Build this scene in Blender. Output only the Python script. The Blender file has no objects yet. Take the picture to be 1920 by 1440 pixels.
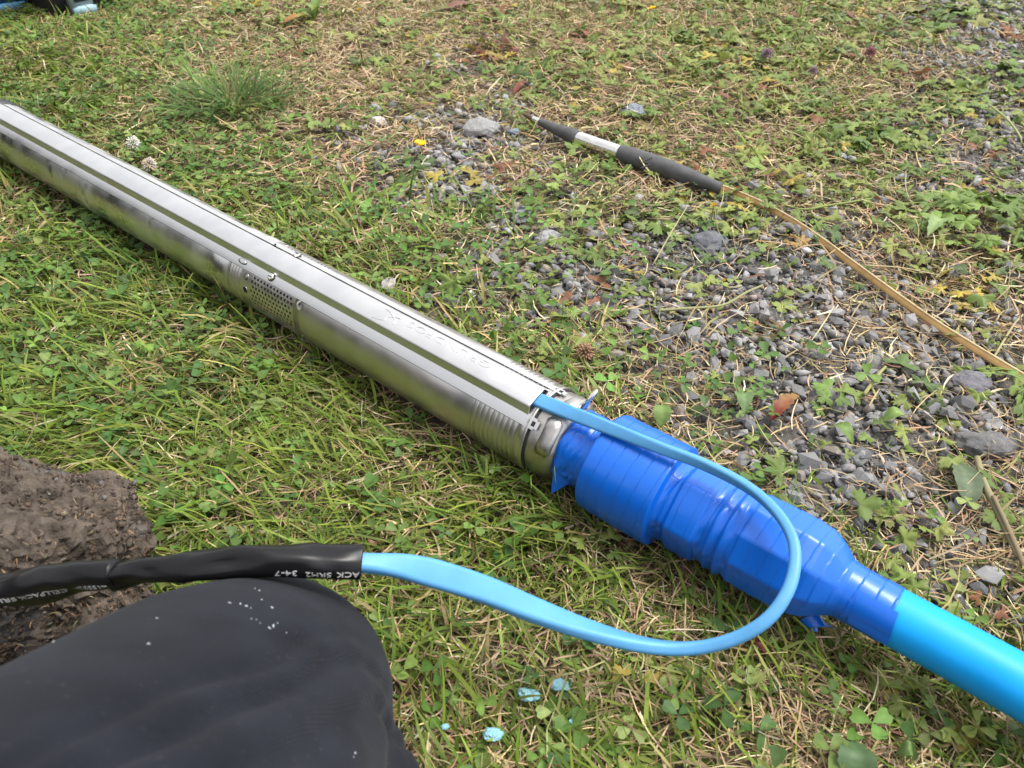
import bpy, bmesh, math, random
import numpy as np
from mathutils import Vector, Matrix
from mathutils.bvhtree import BVHTree

# ------------------------------------------------------------------ camera, sky, sun, exposure
SC = bpy.context.scene
COL = SC.collection
TH, H, F = 0.71344, 0.64482, 1442.0
cam = bpy.data.cameras.new('camera')
cam.sensor_width = 36.0
cam.lens = 36.0 * F / 1920.0
cam.clip_start, cam.clip_end = 0.02, 400.0
cam.dof.use_dof = True
cam.dof.focus_distance = 0.92
cam.dof.aperture_fstop = 11.0
camo = bpy.data.objects.new('camera', cam)
camo.location = (0, 0, H)
camo.rotation_euler = (math.pi / 2 - TH, 0, 0)
COL.objects.link(camo)
SC.camera = camo

SUN_EL, SUN_AZ = math.radians(66), math.radians(75)      # azimuth measured from +Y towards +X
w = bpy.data.worlds.new('World')
SC.world = w
w.use_nodes = True
nt = w.node_tree
bg = nt.nodes['Background']
sky = nt.nodes.new('ShaderNodeTexSky')
sky.sky_type = 'NISHITA'
sky.sun_disc = False
sky.sun_elevation = SUN_EL
sky.sun_rotation = SUN_AZ
sky.dust_density = 3.0
hs = nt.nodes.new('ShaderNodeHueSaturation')
hs.inputs['Saturation'].default_value = 0.10
nt.links.new(sky.outputs[0], hs.inputs['Color'])
nt.links.new(hs.outputs[0], bg.inputs['Color'])
bg.inputs['Strength'].default_value = 0.148
sl = bpy.data.lights.new('sun', 'SUN')
sl.energy = 1.25
sl.angle = math.radians(24)
sl.color = (1.0, 0.95, 0.87)
so = bpy.data.objects.new('sun', sl)
sd = Vector((math.sin(SUN_AZ) * math.cos(SUN_EL), math.cos(SUN_AZ) * math.cos(SUN_EL), math.sin(SUN_EL)))
so.rotation_euler = sd.to_track_quat('Z', 'Y').to_euler()
so.location = (1, 2, 6)
COL.objects.link(so)
SC.view_settings.view_transform = 'Standard'
SC.view_settings.look = 'None'
SC.view_settings.exposure = 1.28
SC.view_settings.gamma = 1.0
SC.view_settings.use_curve_mapping = False

# ------------------------------------------------------------------ helpers
rng = np.random.default_rng(7)
random.seed(7)
CT, ST = math.cos(TH), math.sin(TH)


def ray(u, v):
    x, up = (u - 960) / F, (720 - v) / F
    return np.array([x, CT + up * ST, -ST + up * CT])


def at(u, v, z=0.0):
    """world point at height z seen at photo pixel (u, v)"""
    r = ray(u, v)
    return np.array([0, 0, H]) + r * ((z - H) / r[2])


def project(x, y, z=0.0):
    f = y * CT + (H - z) * ST
    up = y * ST - (H - z) * CT
    return 960 + F * x / f, 720 - F * up / f, f


def tag(o, label=None, cat=None, group=None, kind=None):
    if label: o['label'] = label
    if cat: o['category'] = cat
    if group: o['group'] = group
    if kind: o['kind'] = kind
    return o


def link(o, parent=None):
    COL.objects.link(o)
    if parent is not None:
        o.parent = parent
    return o


def empty(name, loc=(0, 0, 0)):
    o = bpy.data.objects.new(name, None)
    o.empty_display_size = 0.02
    o.location = loc
    return link(o)


def mesh_data(name, V, Fc, mat, smooth=True, col=None):
    me = bpy.data.meshes.new(name)
    me.from_pydata([tuple(p) for p in np.asarray(V, float)], [], [tuple(int(i) for i in f) for f in Fc])
    if smooth:
        me.polygons.foreach_set('use_smooth', np.ones(len(me.polygons), bool))
    if col is not None:
        set_col(me, col)
    me.materials.append(mat)
    me.update()
    return me


def set_col(me, col):
    a = me.color_attributes.new('Col', 'FLOAT_COLOR', 'POINT')
    c = np.ones((len(me.vertices), 4), np.float32)
    c[:, :3] = col
    a.data.foreach_set('color', c.ravel())


def mk(name, V, Fc, mat, parent=None, smooth=True, col=None, loc=None):
    """one mesh object; world coordinates V are stored relative to the parent (or loc)"""
    base = np.array(parent.location) if parent is not None else np.zeros(3)
    if parent is not None and parent.parent is not None:
        base = base + np.array(parent.parent.location)
    if loc is not None and parent is None:
        base = np.asarray(loc, float)
    o = bpy.data.objects.new(name, mesh_data(name, np.asarray(V, float) - base, Fc, mat, smooth, col))
    if parent is None:
        o.location = base
    return link(o, parent)


class Acc:
    """collects many small shapes into one mesh (used for uncountable ground cover only)"""
    def __init__(s): s.V, s.C, s.L, s.T, s.n = [], [], [], [], 0

    def add(s, V, faces, col):
        s.V.append(V.astype(np.float32)); s.C.append(np.clip(col, 0.002, 1).astype(np.float32))
        for f in faces:
            s.L.append((f + s.n).ravel()); s.T.append(np.full(len(f), f.shape[1]))
        s.n += len(V)

    def build(s, name, mat, parent=None, smooth=True):
        V = np.concatenate(s.V); L = np.concatenate(s.L).astype(np.int32); T = np.concatenate(s.T).astype(np.int32)
        me = bpy.data.meshes.new(name)
        me.vertices.add(len(V)); me.vertices.foreach_set('co', V.ravel())
        me.loops.add(len(L)); me.loops.foreach_set('vertex_index', L)
        me.polygons.add(len(T))
        me.polygons.foreach_set('loop_start', np.concatenate([[0], np.cumsum(T)[:-1]]).astype(np.int32))
        try:
            me.polygons.foreach_set('loop_total', T)
        except Exception:
            pass
        if smooth:
            me.polygons.foreach_set('use_smooth', np.ones(len(T), bool))
        me.update(calc_edges=True)
        set_col(me, np.concatenate(s.C))
        me.materials.append(mat)
        o = bpy.data.objects.new(name, me)
        return link(o, parent)


def rot(yaw, pitch, roll):
    """(N,3,3): roll about x, then pitch (nose up), then yaw"""
    cy, sy, cp, sp, cr, sr = np.cos(yaw), np.sin(yaw), np.cos(pitch), np.sin(pitch), np.cos(roll), np.sin(roll)
    z, o = np.zeros_like(cy), np.ones_like(cy)
    Rz = np.stack([np.stack([cy, -sy, z], -1), np.stack([sy, cy, z], -1), np.stack([z, z, o], -1)], -2)
    Ry = np.stack([np.stack([cp, z, -sp], -1), np.stack([z, o, z], -1), np.stack([sp, z, cp], -1)], -2)
    Rx = np.stack([np.stack([o, z, z], -1), np.stack([z, cr, -sr], -1), np.stack([z, sr, cr], -1)], -2)
    return Rz @ Ry @ Rx


def stamp(acc, tv, tf, M, scale, pos, col, tcol=None):
    """copies of template (tv, tf) into acc"""
    N, k = len(pos), len(tv)
    if N == 0: return
    V = np.einsum('nij,kj->nki', M, tv) * np.asarray(scale).reshape(N, 1, -1) + pos[:, None, :]
    C = np.repeat(col[:, None, :], k, 1)
    if tcol is not None:
        C = C * tcol[None, :, None]
    by = {}
    for f in tf: by.setdefault(len(f), []).append(f)
    off = (np.arange(N) * k)[:, None, None]
    faces = [(np.array(fs)[None] + off).reshape(-1, p) for p, fs in by.items()]
    acc.add(V.reshape(-1, 3), faces, C.reshape(-1, 3))


def _hash(i, j, k, seed):
    h = (i * 374761393 + j * 668265263 + k * 2147483647 + seed * 974634777) & 0xFFFFFFFF
    h = ((h ^ (h >> 13)) * 1274126177) & 0xFFFFFFFF
    h = ((h ^ (h >> 16)) * 2246822519) & 0xFFFFFFFF
    return ((h ^ (h >> 15)) & 0xFFFFFF) / float(0xFFFFFF)


def vn3(P, seed=0):
    """smooth value noise in -1..1"""
    P = np.asarray(P, float)
    i = np.floor(P).astype(np.int64); f = P - i
    f = f * f * (3 - 2 * f)
    r = 0
    for a in (0, 1):
        for b in (0, 1):
            for c in (0, 1):
                wgt = (f[..., 0] if a else 1 - f[..., 0]) * (f[..., 1] if b else 1 - f[..., 1]) * (f[..., 2] if c else 1 - f[..., 2])
                r = r + wgt * _hash(i[..., 0] + a, i[..., 1] + b, i[..., 2] + c, seed)
    return r * 2 - 1


def vn2(x, y, s, seed=0):
    return vn3(np.stack([np.asarray(x) * s, np.asarray(y) * s, np.full_like(np.asarray(x, float), 0.5)], -1), seed)


def fbm(P, seed=0, octv=4):
    r, a = 0, 1.0
    for o in range(octv):
        r = r + a * vn3(np.asarray(P) * (2.03 ** o), seed + o); a *= 0.5
    return r


def gh(x, y):
    """gentle bumps of the ground"""
    return 0.006 * vn2(x, y, 7.0, 3) + 0.003 * vn2(x, y, 19.0, 4) - 0.003


def smoothstep(a, b, x):
    t = np.clip((x - a) / (b - a), 0, 1)
    return t * t * (3 - 2 * t)


def crom(P, per=10):
    """Catmull-Rom through rows of P (any number of columns)"""
    P = np.asarray(P, float)
    Q = np.vstack([2 * P[0] - P[1], P, 2 * P[-1] - P[-2]])
    out = []
    for i in range(1, len(Q) - 2):
        p0, p1, p2, p3 = Q[i - 1], Q[i], Q[i + 1], Q[i + 2]
        for t in np.linspace(0, 1, per, endpoint=False):
            out.append(0.5 * (2 * p1 + (p2 - p0) * t + (2 * p0 - 5 * p1 + 4 * p2 - p3) * t * t + (3 * p1 - p0 - 3 * p2 + p3) * t ** 3))
    out.append(P[-1])
    return np.array(out)


def grid_faces(n, m, closed=True):
    """faces of n rings of m points"""
    f = []
    mm = m if closed else m - 1
    for i in range(n - 1):
        for j in range(mm):
            a, b = i * m + j, i * m + (j + 1) % m
            f.append((a, b, b + m, a + m))
    return f


def tube(P, rad, m=10, caps=True, squash=None, wdir=None):
    """sweep a circle (or a rounded flat section) along P; returns V, faces"""
    P = np.asarray(P, float); n = len(P)
    rad = np.broadcast_to(np.asarray(rad, float), (n,))
    T = np.gradient(P, axis=0); T /= np.linalg.norm(T, axis=1)[:, None] + 1e-12
    up = np.array([0, 0, 1.0]) if abs(T[0][2]) < 0.9 else np.array([1.0, 0, 0])
    V = []
    N = np.cross(T[0], up); N /= np.linalg.norm(N)
    for i in range(n):
        N = N - T[i] * (N @ T[i]); N /= np.linalg.norm(N) + 1e-12
        B = np.cross(T[i], N)
        a = np.arange(m) * 2 * np.pi / m
        V.append(P[i] + rad[i] * (np.cos(a)[:, None] * N + np.sin(a)[:, None] * B))
    V = np.concatenate(V)
    Fc = grid_faces(n, m)
    if caps:
        Fc.append(tuple(range(m - 1, -1, -1))); Fc.append(tuple((n - 1) * m + j for j in range(m)))
    return V, Fc


def ribbon_section(w_, t_, k=5):
    """rounded rectangle outline (half sizes w_, t_ with fully round corners)"""
    r = min(w_, t_) * 0.75
    pts = []
    for cx, cy, a0 in ((w_ - r, t_ - r, 0), (-(w_ - r), t_ - r, 90), (-(w_ - r), -(t_ - r), 180), (w_ - r, -(t_ - r), 270)):
        for a in np.radians(np.linspace(a0, a0 + 90, k)):
            pts.append((cx + r * math.cos(a), cy + r * math.sin(a)))
    return np.array(pts)


def flat_sweep(P, W, section):
    """sweep 2D section (x along width dir W, y along normal) along P"""
    P = np.asarray(P, float); n, m = len(P), len(section)
    T = np.gradient(P, axis=0); T /= np.linalg.norm(T, axis=1)[:, None]
    V = []
    for i in range(n):
        wv = W[i] - T[i] * (W[i] @ T[i]); wv /= np.linalg.norm(wv)
        nv = np.cross(wv, T[i])
        sec = section[i] if isinstance(section, list) else section
        V.append(P[i] + sec[:, :1] * wv + sec[:, 1:] * nv)
    m = len(V[0])
    Fc = grid_faces(n, m)
    Fc.append(tuple(range(m - 1, -1, -1))); Fc.append(tuple((n - 1) * m + j for j in range(m)))
    return np.concatenate(V), Fc


def box(c, ax, ay, az, sx, sy, sz, bev=0.0):
    """box centred c with axes and half sizes; small bevel through an octagonal outline"""
    c = np.asarray(c, float); ax, ay, az = (np.asarray(a, float) for a in (ax, ay, az))
    b = bev
    out = [(sx - b, sy), (-(sx - b), sy), (-sx, sy - b), (-sx, -(sy - b)), (-(sx - b), -sy), (sx - b, -sy), (sx, -(sy - b)), (sx, sy - b)] if b else \
        [(sx, sy), (-sx, sy), (-sx, -sy), (sx, -sy)]
    m = len(out)
    V, Fc = [], []
    levels = [(-sz, 1 - b / min(sx, sy)), (-sz + b, 1), (sz - b, 1), (sz, 1 - b / min(sx, sy))] if b else [(-sz, 1), (sz, 1)]
    for z, k in levels:
        for x, y in out:
            V.append(c + ax * x * k + ay * y * k + az * z)
    Fc = grid_faces(len(levels), m)
    Fc.append(tuple(range(m - 1, -1, -1))); Fc.append(tuple((len(levels) - 1) * m + j for j in range(m)))
    return np.array(V), Fc


# ------------------------------------------------------------------ materials
def material(name, base=(0.5, 0.5, 0.5), rough=0.5, metal=0.0, spec=0.5, attr=False, var=0.0, var_scale=30.0, bump=0.0, bump_scale=60.0,
             bump_dist=0.002, coat=0.0, translucent=0.0, dark=None, dark_scale=12.0, dark_lo=0.5, dark_hi=0.7, rough_var=0.0, stretch=None, sheen=0.0):
    m = bpy.data.materials.new(name); m.use_nodes = True
    t = m.node_tree; N, L = t.nodes, t.links
    p = N['Principled BSDF']
    p.inputs['Roughness'].default_value = rough
    p.inputs['Metallic'].default_value = metal
    p.inputs['Specular IOR Level'].default_value = spec
    p.inputs['Coat Weight'].default_value = coat
    p.inputs['Coat Roughness'].default_value = 0.12
    if sheen:
        p.inputs['Sheen Weight'].default_value = sheen
        p.inputs['Sheen Roughness'].default_value = 0.4
    tc = N.new('ShaderNodeTexCoord')
    vec = tc.outputs['Object']
    if stretch:
        mp = N.new('ShaderNodeMapping'); mp.inputs['Scale'].default_value = stretch
        L.new(vec, mp.inputs['Vector']); vec = mp.outputs[0]
    if attr:
        a = N.new('ShaderNodeAttribute'); a.attribute_name = 'Col'; col = a.outputs['Color']
    else:
        c = N.new('ShaderNodeRGB'); c.outputs[0].default_value = (*base, 1); col = c.outputs[0]
    if var:
        n = N.new('ShaderNodeTexNoise'); n.inputs['Scale'].default_value = var_scale; n.inputs['Detail'].default_value = 5
        L.new(vec, n.inputs['Vector'])
        mr = N.new('ShaderNodeMapRange'); mr.inputs[1].default_value = 0.25; mr.inputs[2].default_value = 0.75
        mr.inputs[3].default_value = 1 - var; mr.inputs[4].default_value = 1 + var
        L.new(n.outputs['Fac'], mr.inputs[0])
        mx = N.new('ShaderNodeVectorMath'); mx.operation = 'SCALE'
        L.new(col, mx.inputs[0]); L.new(mr.outputs[0], mx.inputs['Scale']); col = mx.outputs[0]
        if rough_var:
            mr2 = N.new('ShaderNodeMapRange'); mr2.inputs[1].default_value = 0.3; mr2.inputs[2].default_value = 0.7
            mr2.inputs[3].default_value = rough - rough_var; mr2.inputs[4].default_value = rough + rough_var
            L.new(n.outputs['Fac'], mr2.inputs[0]); L.new(mr2.outputs[0], p.inputs['Roughness'])
    if dark is not None:
        n = N.new('ShaderNodeTexNoise'); n.inputs['Scale'].default_value = dark_scale; n.inputs['Detail'].default_value = 6
        L.new(vec, n.inputs['Vector'])
        mr = N.new('ShaderNodeMapRange'); mr.inputs[1].default_value = dark_lo; mr.inputs[2].default_value = dark_hi
        L.new(n.outputs['Fac'], mr.inputs[0])
        mx = N.new('ShaderNodeMix'); mx.data_type = 'RGBA'
        L.new(mr.outputs[0], mx.inputs[0]); L.new(col, mx.inputs[6]); mx.inputs[7].default_value = (*dark, 1); col = mx.outputs[2]
    L.new(col, p.inputs['Base Color'])
    if bump:
        n = N.new('ShaderNodeTexNoise'); n.inputs['Scale'].default_value = bump_scale; n.inputs['Detail'].default_value = 5
        L.new(vec, n.inputs['Vector'])
        b = N.new('ShaderNodeBump'); b.inputs['Strength'].default_value = bump; b.inputs['Distance'].default_value = bump_dist
        L.new(n.outputs['Fac'], b.inputs['Height']); L.new(b.outputs[0], p.inputs['Normal'])
    if translucent:
        tr = N.new('ShaderNodeBsdfTranslucent'); L.new(col, tr.inputs['Color'])
        ms = N.new('ShaderNodeMixShader'); ms.inputs[0].default_value = translucent
        L.new(p.outputs[0], ms.inputs[1]); L.new(tr.outputs[0], ms.inputs[2])
        L.new(ms.outputs[0], N['Material Output'].inputs['Surface'])
    return m


M_grass = material('grass_blade', attr=True, rough=0.55, spec=0.2, translucent=0.3)
M_straw = material('dry_straw', attr=True, rough=0.7, spec=0.2)
M_leaf = material('leaf', attr=True, rough=0.5, spec=0.25, translucent=0.22, var=0.15, var_scale=180)
M_petal = material('petal', attr=True, rough=0.5, spec=0.3, translucent=0.2)
M_gravel = material('gravel_stone', attr=True, rough=0.85, spec=0.3, var=0.3, var_scale=260, bump=0.5, bump_scale=500, bump_dist=0.001)
M_soil = material('soil', attr=True, rough=0.95, spec=0.1, var=0.55, var_scale=34, bump=1.0, bump_scale=160, bump_dist=0.006,
                  dark=(0.045, 0.048, 0.025), dark_scale=5, dark_lo=0.52, dark_hi=0.72)
M_steel = material('brushed_steel', base=(0.60, 0.575, 0.56), rough=0.35, metal=1.0, var=0.06, var_scale=40, rough_var=0.05, bump=0.04, bump_scale=400, bump_dist=0.0004)
M_guard = material('cable_guard_steel', base=(0.67, 0.665, 0.665), rough=0.37, metal=1.0, var=0.05, var_scale=25, rough_var=0.06, bump=0.05, bump_scale=220, bump_dist=0.0004)
M_motor = material('worn_motor_steel', base=(0.66, 0.655, 0.645), rough=0.33, metal=1.0, var=0.22, var_scale=18, rough_var=0.13,
                   dark=(0.22, 0.22, 0.23), dark_scale=26, dark_lo=0.60, dark_hi=0.72, bump=0.12, bump_scale=140, bump_dist=0.0008)
M_cast = material('cast_steel', base=(0.46, 0.44, 0.415), rough=0.40, metal=1.0, var=0.16, var_scale=60, rough_var=0.1, bump=0.3, bump_scale=120, bump_dist=0.0012)
M_hole_and_shade = material('dark_inside_and_shade', base=(0.012, 0.012, 0.012), rough=0.7)  # near-black hole insides, also the painted shade strips on the pump
M_tape = material('blue_tape', base=(0.001, 0.112, 0.56), rough=0.36, spec=0.45, coat=0.22, bump=0.10, bump_scale=45, bump_dist=0.002)
M_pipe = material('cyan_pipe', base=(0.002, 0.305, 0.76), rough=0.46, spec=0.3, bump=0.03, bump_scale=200, var=0.07, var_scale=22, rough_var=0.08)
M_cable = material('pale_blue_cable', base=(0.080, 0.275, 0.53), rough=0.45, spec=0.4, var=0.07, var_scale=60, bump=0.06, bump_scale=300)
M_shrink = material('black_heat_shrink', base=(0.006, 0.006, 0.007), rough=0.30, spec=0.32, bump=0.05, bump_scale=45, bump_dist=0.002)
M_print = material('white_print', base=(0.36, 0.36, 0.36), rough=0.6)
M_rodblk = material('grey_black_sleeve', base=(0.075, 0.075, 0.078), rough=0.62, spec=0.3, var=0.25, var_scale=60, bump=0.2, bump_scale=160)
M_chrome = material('bright_ferrule', base=(0.78, 0.76, 0.72), rough=0.22, metal=1.0, var=0.1, var_scale=80, rough_var=0.1)
M_rust = material('rusty_tip', base=(0.13, 0.075, 0.05), rough=0.7, metal=0.4, var=0.4, var_scale=200)
M_tan = material('tan_fibreglass', base=(0.34, 0.205, 0.07), rough=0.5, var=0.2, var_scale=50)
M_tan2 = material('pale_tan_edge', base=(0.50, 0.37, 0.20), rough=0.55, var=0.2, var_scale=50)
M_blackpl = material('black_plastic', base=(0.018, 0.019, 0.022), rough=0.5, bump=0.1, bump_scale=200)
M_latch = material('grey_blue_plastic', base=(0.20, 0.245, 0.255), rough=0.5)
M_navy = material('navy_plastic', base=(0.006, 0.035, 0.10), rough=0.4)
M_skyblue = material('sky_blue_plastic', base=(0.12, 0.33, 0.55), rough=0.4)
M_lip = material('pale_latch_lip', base=(0.24, 0.37, 0.43), rough=0.45)
M_foam = material('pale_blue_foam', base=(0.22, 0.44, 0.50), rough=0.9, var=0.15, var_scale=400, bump=1.0, bump_scale=500, bump_dist=0.002)
M_rock = material('brown_rock', base=(0.082, 0.066, 0.053), rough=0.9, spec=0.2, var=0.6, var_scale=60, bump=1.0, bump_scale=110, bump_dist=0.007,
                  dark=(0.10, 0.095, 0.092), dark_scale=16, dark_lo=0.55, dark_hi=0.66)
M_paint = material('white_paint_fleck', base=(0.42, 0.47, 0.50), rough=0.8)

# ribbed dark trouser cloth
M_cloth = material('ribbed_navy_cloth', base=(0.0125, 0.0140, 0.0195), rough=0.92, spec=0.10, var=0.3, var_scale=24, sheen=0.05)
t = M_cloth.node_tree
p = t.nodes['Principled BSDF']
tc = t.nodes.new('ShaderNodeTexCoord')
mp = t.nodes.new('ShaderNodeMapping'); mp.inputs['Rotation'].default_value = (0, 0, math.radians(14))
wv = t.nodes.new('ShaderNodeTexWave'); wv.bands_direction = 'X'; wv.inputs['Scale'].default_value = 330; wv.inputs['Distortion'].default_value = 0.4
wv.inputs['Detail'].default_value = 2
nn = t.nodes.new('ShaderNodeTexNoise'); nn.inputs['Scale'].default_value = 900
ad = t.nodes.new('ShaderNodeMath'); ad.operation = 'ADD'
b = t.nodes.new('ShaderNodeBump'); b.inputs['Strength'].default_value = 0.25; b.inputs['Distance'].default_value = 0.0008
t.links.new(tc.outputs['Object'], mp.inputs['Vector']); t.links.new(mp.outputs[0], wv.inputs['Vector']); t.links.new(tc.outputs['Object'], nn.inputs['Vector'])
t.links.new(wv.outputs['Fac'], ad.inputs[0]); t.links.new(nn.outputs['Fac'], ad.inputs[1]); t.links.new(ad.outputs[0], b.inputs['Height'])
t.links.new(b.outputs[0], p.inputs['Normal'])
base_in = p.inputs['Base Color'].links[0].from_socket          # darker valleys between the knit ribs, pale lint on top
mr = t.nodes.new('ShaderNodeMapRange'); mr.inputs[3].default_value = 0.88; mr.inputs[4].default_value = 1.12
t.links.new(wv.outputs['Fac'], mr.inputs[0])
sc_ = t.nodes.new('ShaderNodeVectorMath'); sc_.operation = 'SCALE'
t.links.new(base_in, sc_.inputs[0]); t.links.new(mr.outputs[0], sc_.inputs['Scale'])
ln = t.nodes.new('ShaderNodeTexNoise'); ln.inputs['Scale'].default_value = 420; ln.inputs['Detail'].default_value = 3
lr = t.nodes.new('ShaderNodeMapRange'); lr.inputs[1].default_value = 0.66; lr.inputs[2].default_value = 0.80; lr.inputs[4].default_value = 0.5
t.links.new(tc.outputs['Object'], ln.inputs['Vector']); t.links.new(ln.outputs['Fac'], lr.inputs[0])
mxl = t.nodes.new('ShaderNodeMix'); mxl.data_type = 'RGBA'; mxl.inputs[7].default_value = (0.10, 0.10, 0.11, 1)
t.links.new(lr.outputs[0], mxl.inputs[0]); t.links.new(sc_.outputs[0], mxl.inputs[6]); t.links.new(mxl.outputs[2], p.inputs['Base Color'])

# ------------------------------------------------------------------ ground sheet
xs = np.concatenate([[-150, -60, -25, -12, -6, -3.5], np.linspace(-2.4, 2.4, 161), [3.5, 6, 12, 25, 60, 150]])
ys = np.concatenate([[-150, -60, -25, -12, -6, -3, -1.5], np.linspace(-0.6, 3.4, 135), [4.5, 7, 12, 25, 60, 150]])
X, Y = np.meshgrid(xs, ys)
V = np.stack([X, Y, gh(X, Y)], -1).reshape(-1, 3)

# ------------------------------------------------------------------ ground cover layout: cells of 120 photo pixels laid on the ground
def table(rows):
    return np.array([[int(c) for c in r] for r in rows], float) / 9.0


T_gravel = table("0000000000000046 0000000400000024 0000018940000038 0000001785565323 0000000377788532 0000000013588766 0000000000666787 "
                 "0000000000035864 0000000000001365 0000000000000032 0000000000000001 0000000000000000".split())
T_grass = table("5432222233334322 5444322122222211 5555422112222210 6666543322211110 7777665421110011 7888887643211000 8888888854310000 "
                "7888888875442101 8888888876665321 6888888766665543 6888876666655544 6888766655554444".split())
T_dry = table("3466888877788764 3445788876667643 3334667765566532 2223445555545443 2222333333444443 1222222345544444 1222223445555444 "
              "1222233455565554 1222234555666666 2222334556666666 3333445666666766 3333456666666777".split())
T_clover = table("5532101110000000 7765311110000000 7876532210000000 7766544443210000 8765444566320000 8754322356653100 7643211124542100 "
                 "5432211112221000 4322111111111111 3211111111232221 2111111112343211 2111111222222222".split())
T_butter = table("2222223344555665 2222223334556776 1111112346677763 1111111234455678 0000111234333367 0000000023433343 0000000012334444 "
                 "0000000001233445 0000000001223445 0000000011222344 0000000112222333 0000001112222233".split())


def density(tab, x, y):
    u, v, f = project(x, y)
    gx = np.clip(u / 120 - 0.5, 0, 14.999); gy = np.clip(v / 120 - 0.5, 0, 10.999)
    i, j = gx.astype(int), gy.astype(int); a, b_ = gx - i, gy - j
    d = tab[j, i] * (1 - a) * (1 - b_) + tab[j, i + 1] * a * (1 - b_) + tab[j + 1, i] * (1 - a) * b_ + tab[j + 1, i + 1] * a * b_
    return d


gmix = np.clip(density(T_gravel, np.clip(V[:, 0], -2.4, 2.4), np.clip(V[:, 1], 0.05, 3.2)) * 1.3, 0, 1)[:, None] * ((np.abs(V[:, 0]) < 2.5) & (V[:, 1] < 3.5) & (V[:, 1] > 0.02))[:, None]
ground = mk('ground', V, grid_faces(len(ys), len(xs), closed=False), M_soil, col=(1 - gmix) * np.array([0.085, 0.066, 0.048]) + gmix * np.array([0.115, 0.108, 0.102]))
tag(ground, 'brown earth ground under the grass, clover and gravel', kind='structure')

AX = np.array([0.30930, 0.38005, 0.060])            # pump axis: AX + s * DX
DX = np.array([-0.775604, 0.631220, 0.0])
NX = np.array([-0.631220, -0.775604, 0.0])
ZX = np.array([0, 0, 1.0])


def scatter(n, tab, near_pow=0.8, floor=0.0, clump=0.0, clump_scale=9.0, seed=0, bare=0.0):
    """points on the ground following a density table"""
    x = rng.uniform(-2.1, 2.1, n); y = rng.uniform(0.02, 3.1, n)
    u, v, f = project(x, y)
    inside = (u > -160) & (u < 2080) & (v > -120) & (v < 1620)
    margin = (u > -700) & (u < 2620) & (v > -320) & (v < 2100)
    d = density(tab, x, y) + floor
    if clump:
        d = d * np.clip(1 + clump * 2 * vn2(x, y, clump_scale, 50 + seed), 0, 2.2)
    if bare:
        g_ = np.clip(density(T_gravel, x, y) * (1 + 0.7 * vn2(x, y, 10.0, 55)), 0, 1)
        d = d * np.clip(1 - bare * g_, 0, 1)
    d = d * np.clip((0.62 / np.maximum(f, 0.3)) ** near_pow, 0, 1.0)
    d = d * np.where(inside, 1.0, np.where(margin, 0.4, 0.0))
    rel = np.stack([x, y], 1) - AX[:2]
    s, q = rel @ DX[:2], rel @ NX[:2]
    under = (np.abs(q) < 0.026) & (s > 0.19) & (s < 1.6)
    keep = (rng.random(n) < d) & ~under
    return x[keep], y[keep], f[keep]


def mixcol(n, cols, wts, jit=0.25, hue=0.35):
    cols = np.array(cols, float)
    c = cols[rng.choice(len(cols), n, p=np.array(wts) / np.sum(wts))]
    return c * np.exp(rng.normal(0, jit, (n, 1))) * np.exp(rng.normal(0, jit * hue, (n, 3)))


def blades(acc, x, y, z, head, L, W, e0, curve, col, tip=None, side=None):
    """curved grass blades, four stations each"""
    n = len(x)
    ts = np.array([0, 0.34, 0.68, 1.0])
    wf = np.stack([np.full(n, 0.75), np.full(n, 1.0), np.full(n, 0.8), tip if tip is not None else np.full(n, 0.12)], 1)
    P = np.zeros((n, 4, 3)); P[:, 0] = np.stack([x, y, z], 1)
    hx, hy = np.cos(head), np.sin(head)
    if side is None: side = np.zeros(n)
    for k in range(1, 4):
        tm = (ts[k] + ts[k - 1]) / 2; dl = L * (ts[k] - ts[k - 1])
        e = e0 - curve * tm
        hd = head + side * tm
        P[:, k] = P[:, k - 1] + np.stack([np.cos(hd) * np.cos(e) * dl, np.sin(hd) * np.cos(e) * dl, np.sin(e) * dl], 1)
    low = gh(P[..., 0], P[..., 1]) + 0.0015
    P[..., 2] = np.maximum(P[..., 2], low + 0.002 * rng.random((n, 1)))
    roll = rng.normal(0, 0.5, n)
    S = np.stack([-hy * np.cos(roll), hx * np.cos(roll), np.sin(roll)], 1)
    off = S[:, None, :] * (W[:, None] * wf)[..., None] * 0.5
    V = np.stack([P - off, P + off], 2).reshape(n, 8, 3)
    b0 = (np.arange(n) * 8)[:, None, None]
    q = np.array([[0, 1, 3, 2], [2, 3, 5, 4], [4, 5, 7, 6]])[None] + b0
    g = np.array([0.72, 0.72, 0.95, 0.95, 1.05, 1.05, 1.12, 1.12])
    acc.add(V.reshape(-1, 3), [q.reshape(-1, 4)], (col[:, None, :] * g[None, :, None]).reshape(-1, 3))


T_grass[:3, 2:] *= 0.62; T_grass[:3, 3:10] *= 0.65; T_clover[:3, 4:10] *= 0.7; T_grass[3:] *= 0.84; T_clover[:2, 3:] *= 0.6
T_dry = np.clip(T_dry * 1.2 + 0.06, 0, 1); T_dry[:4, 11:] *= 0.75; T_butter[:5, 9:] = np.clip(T_butter[:5, 9:] * 1.5, 0, 1)
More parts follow.
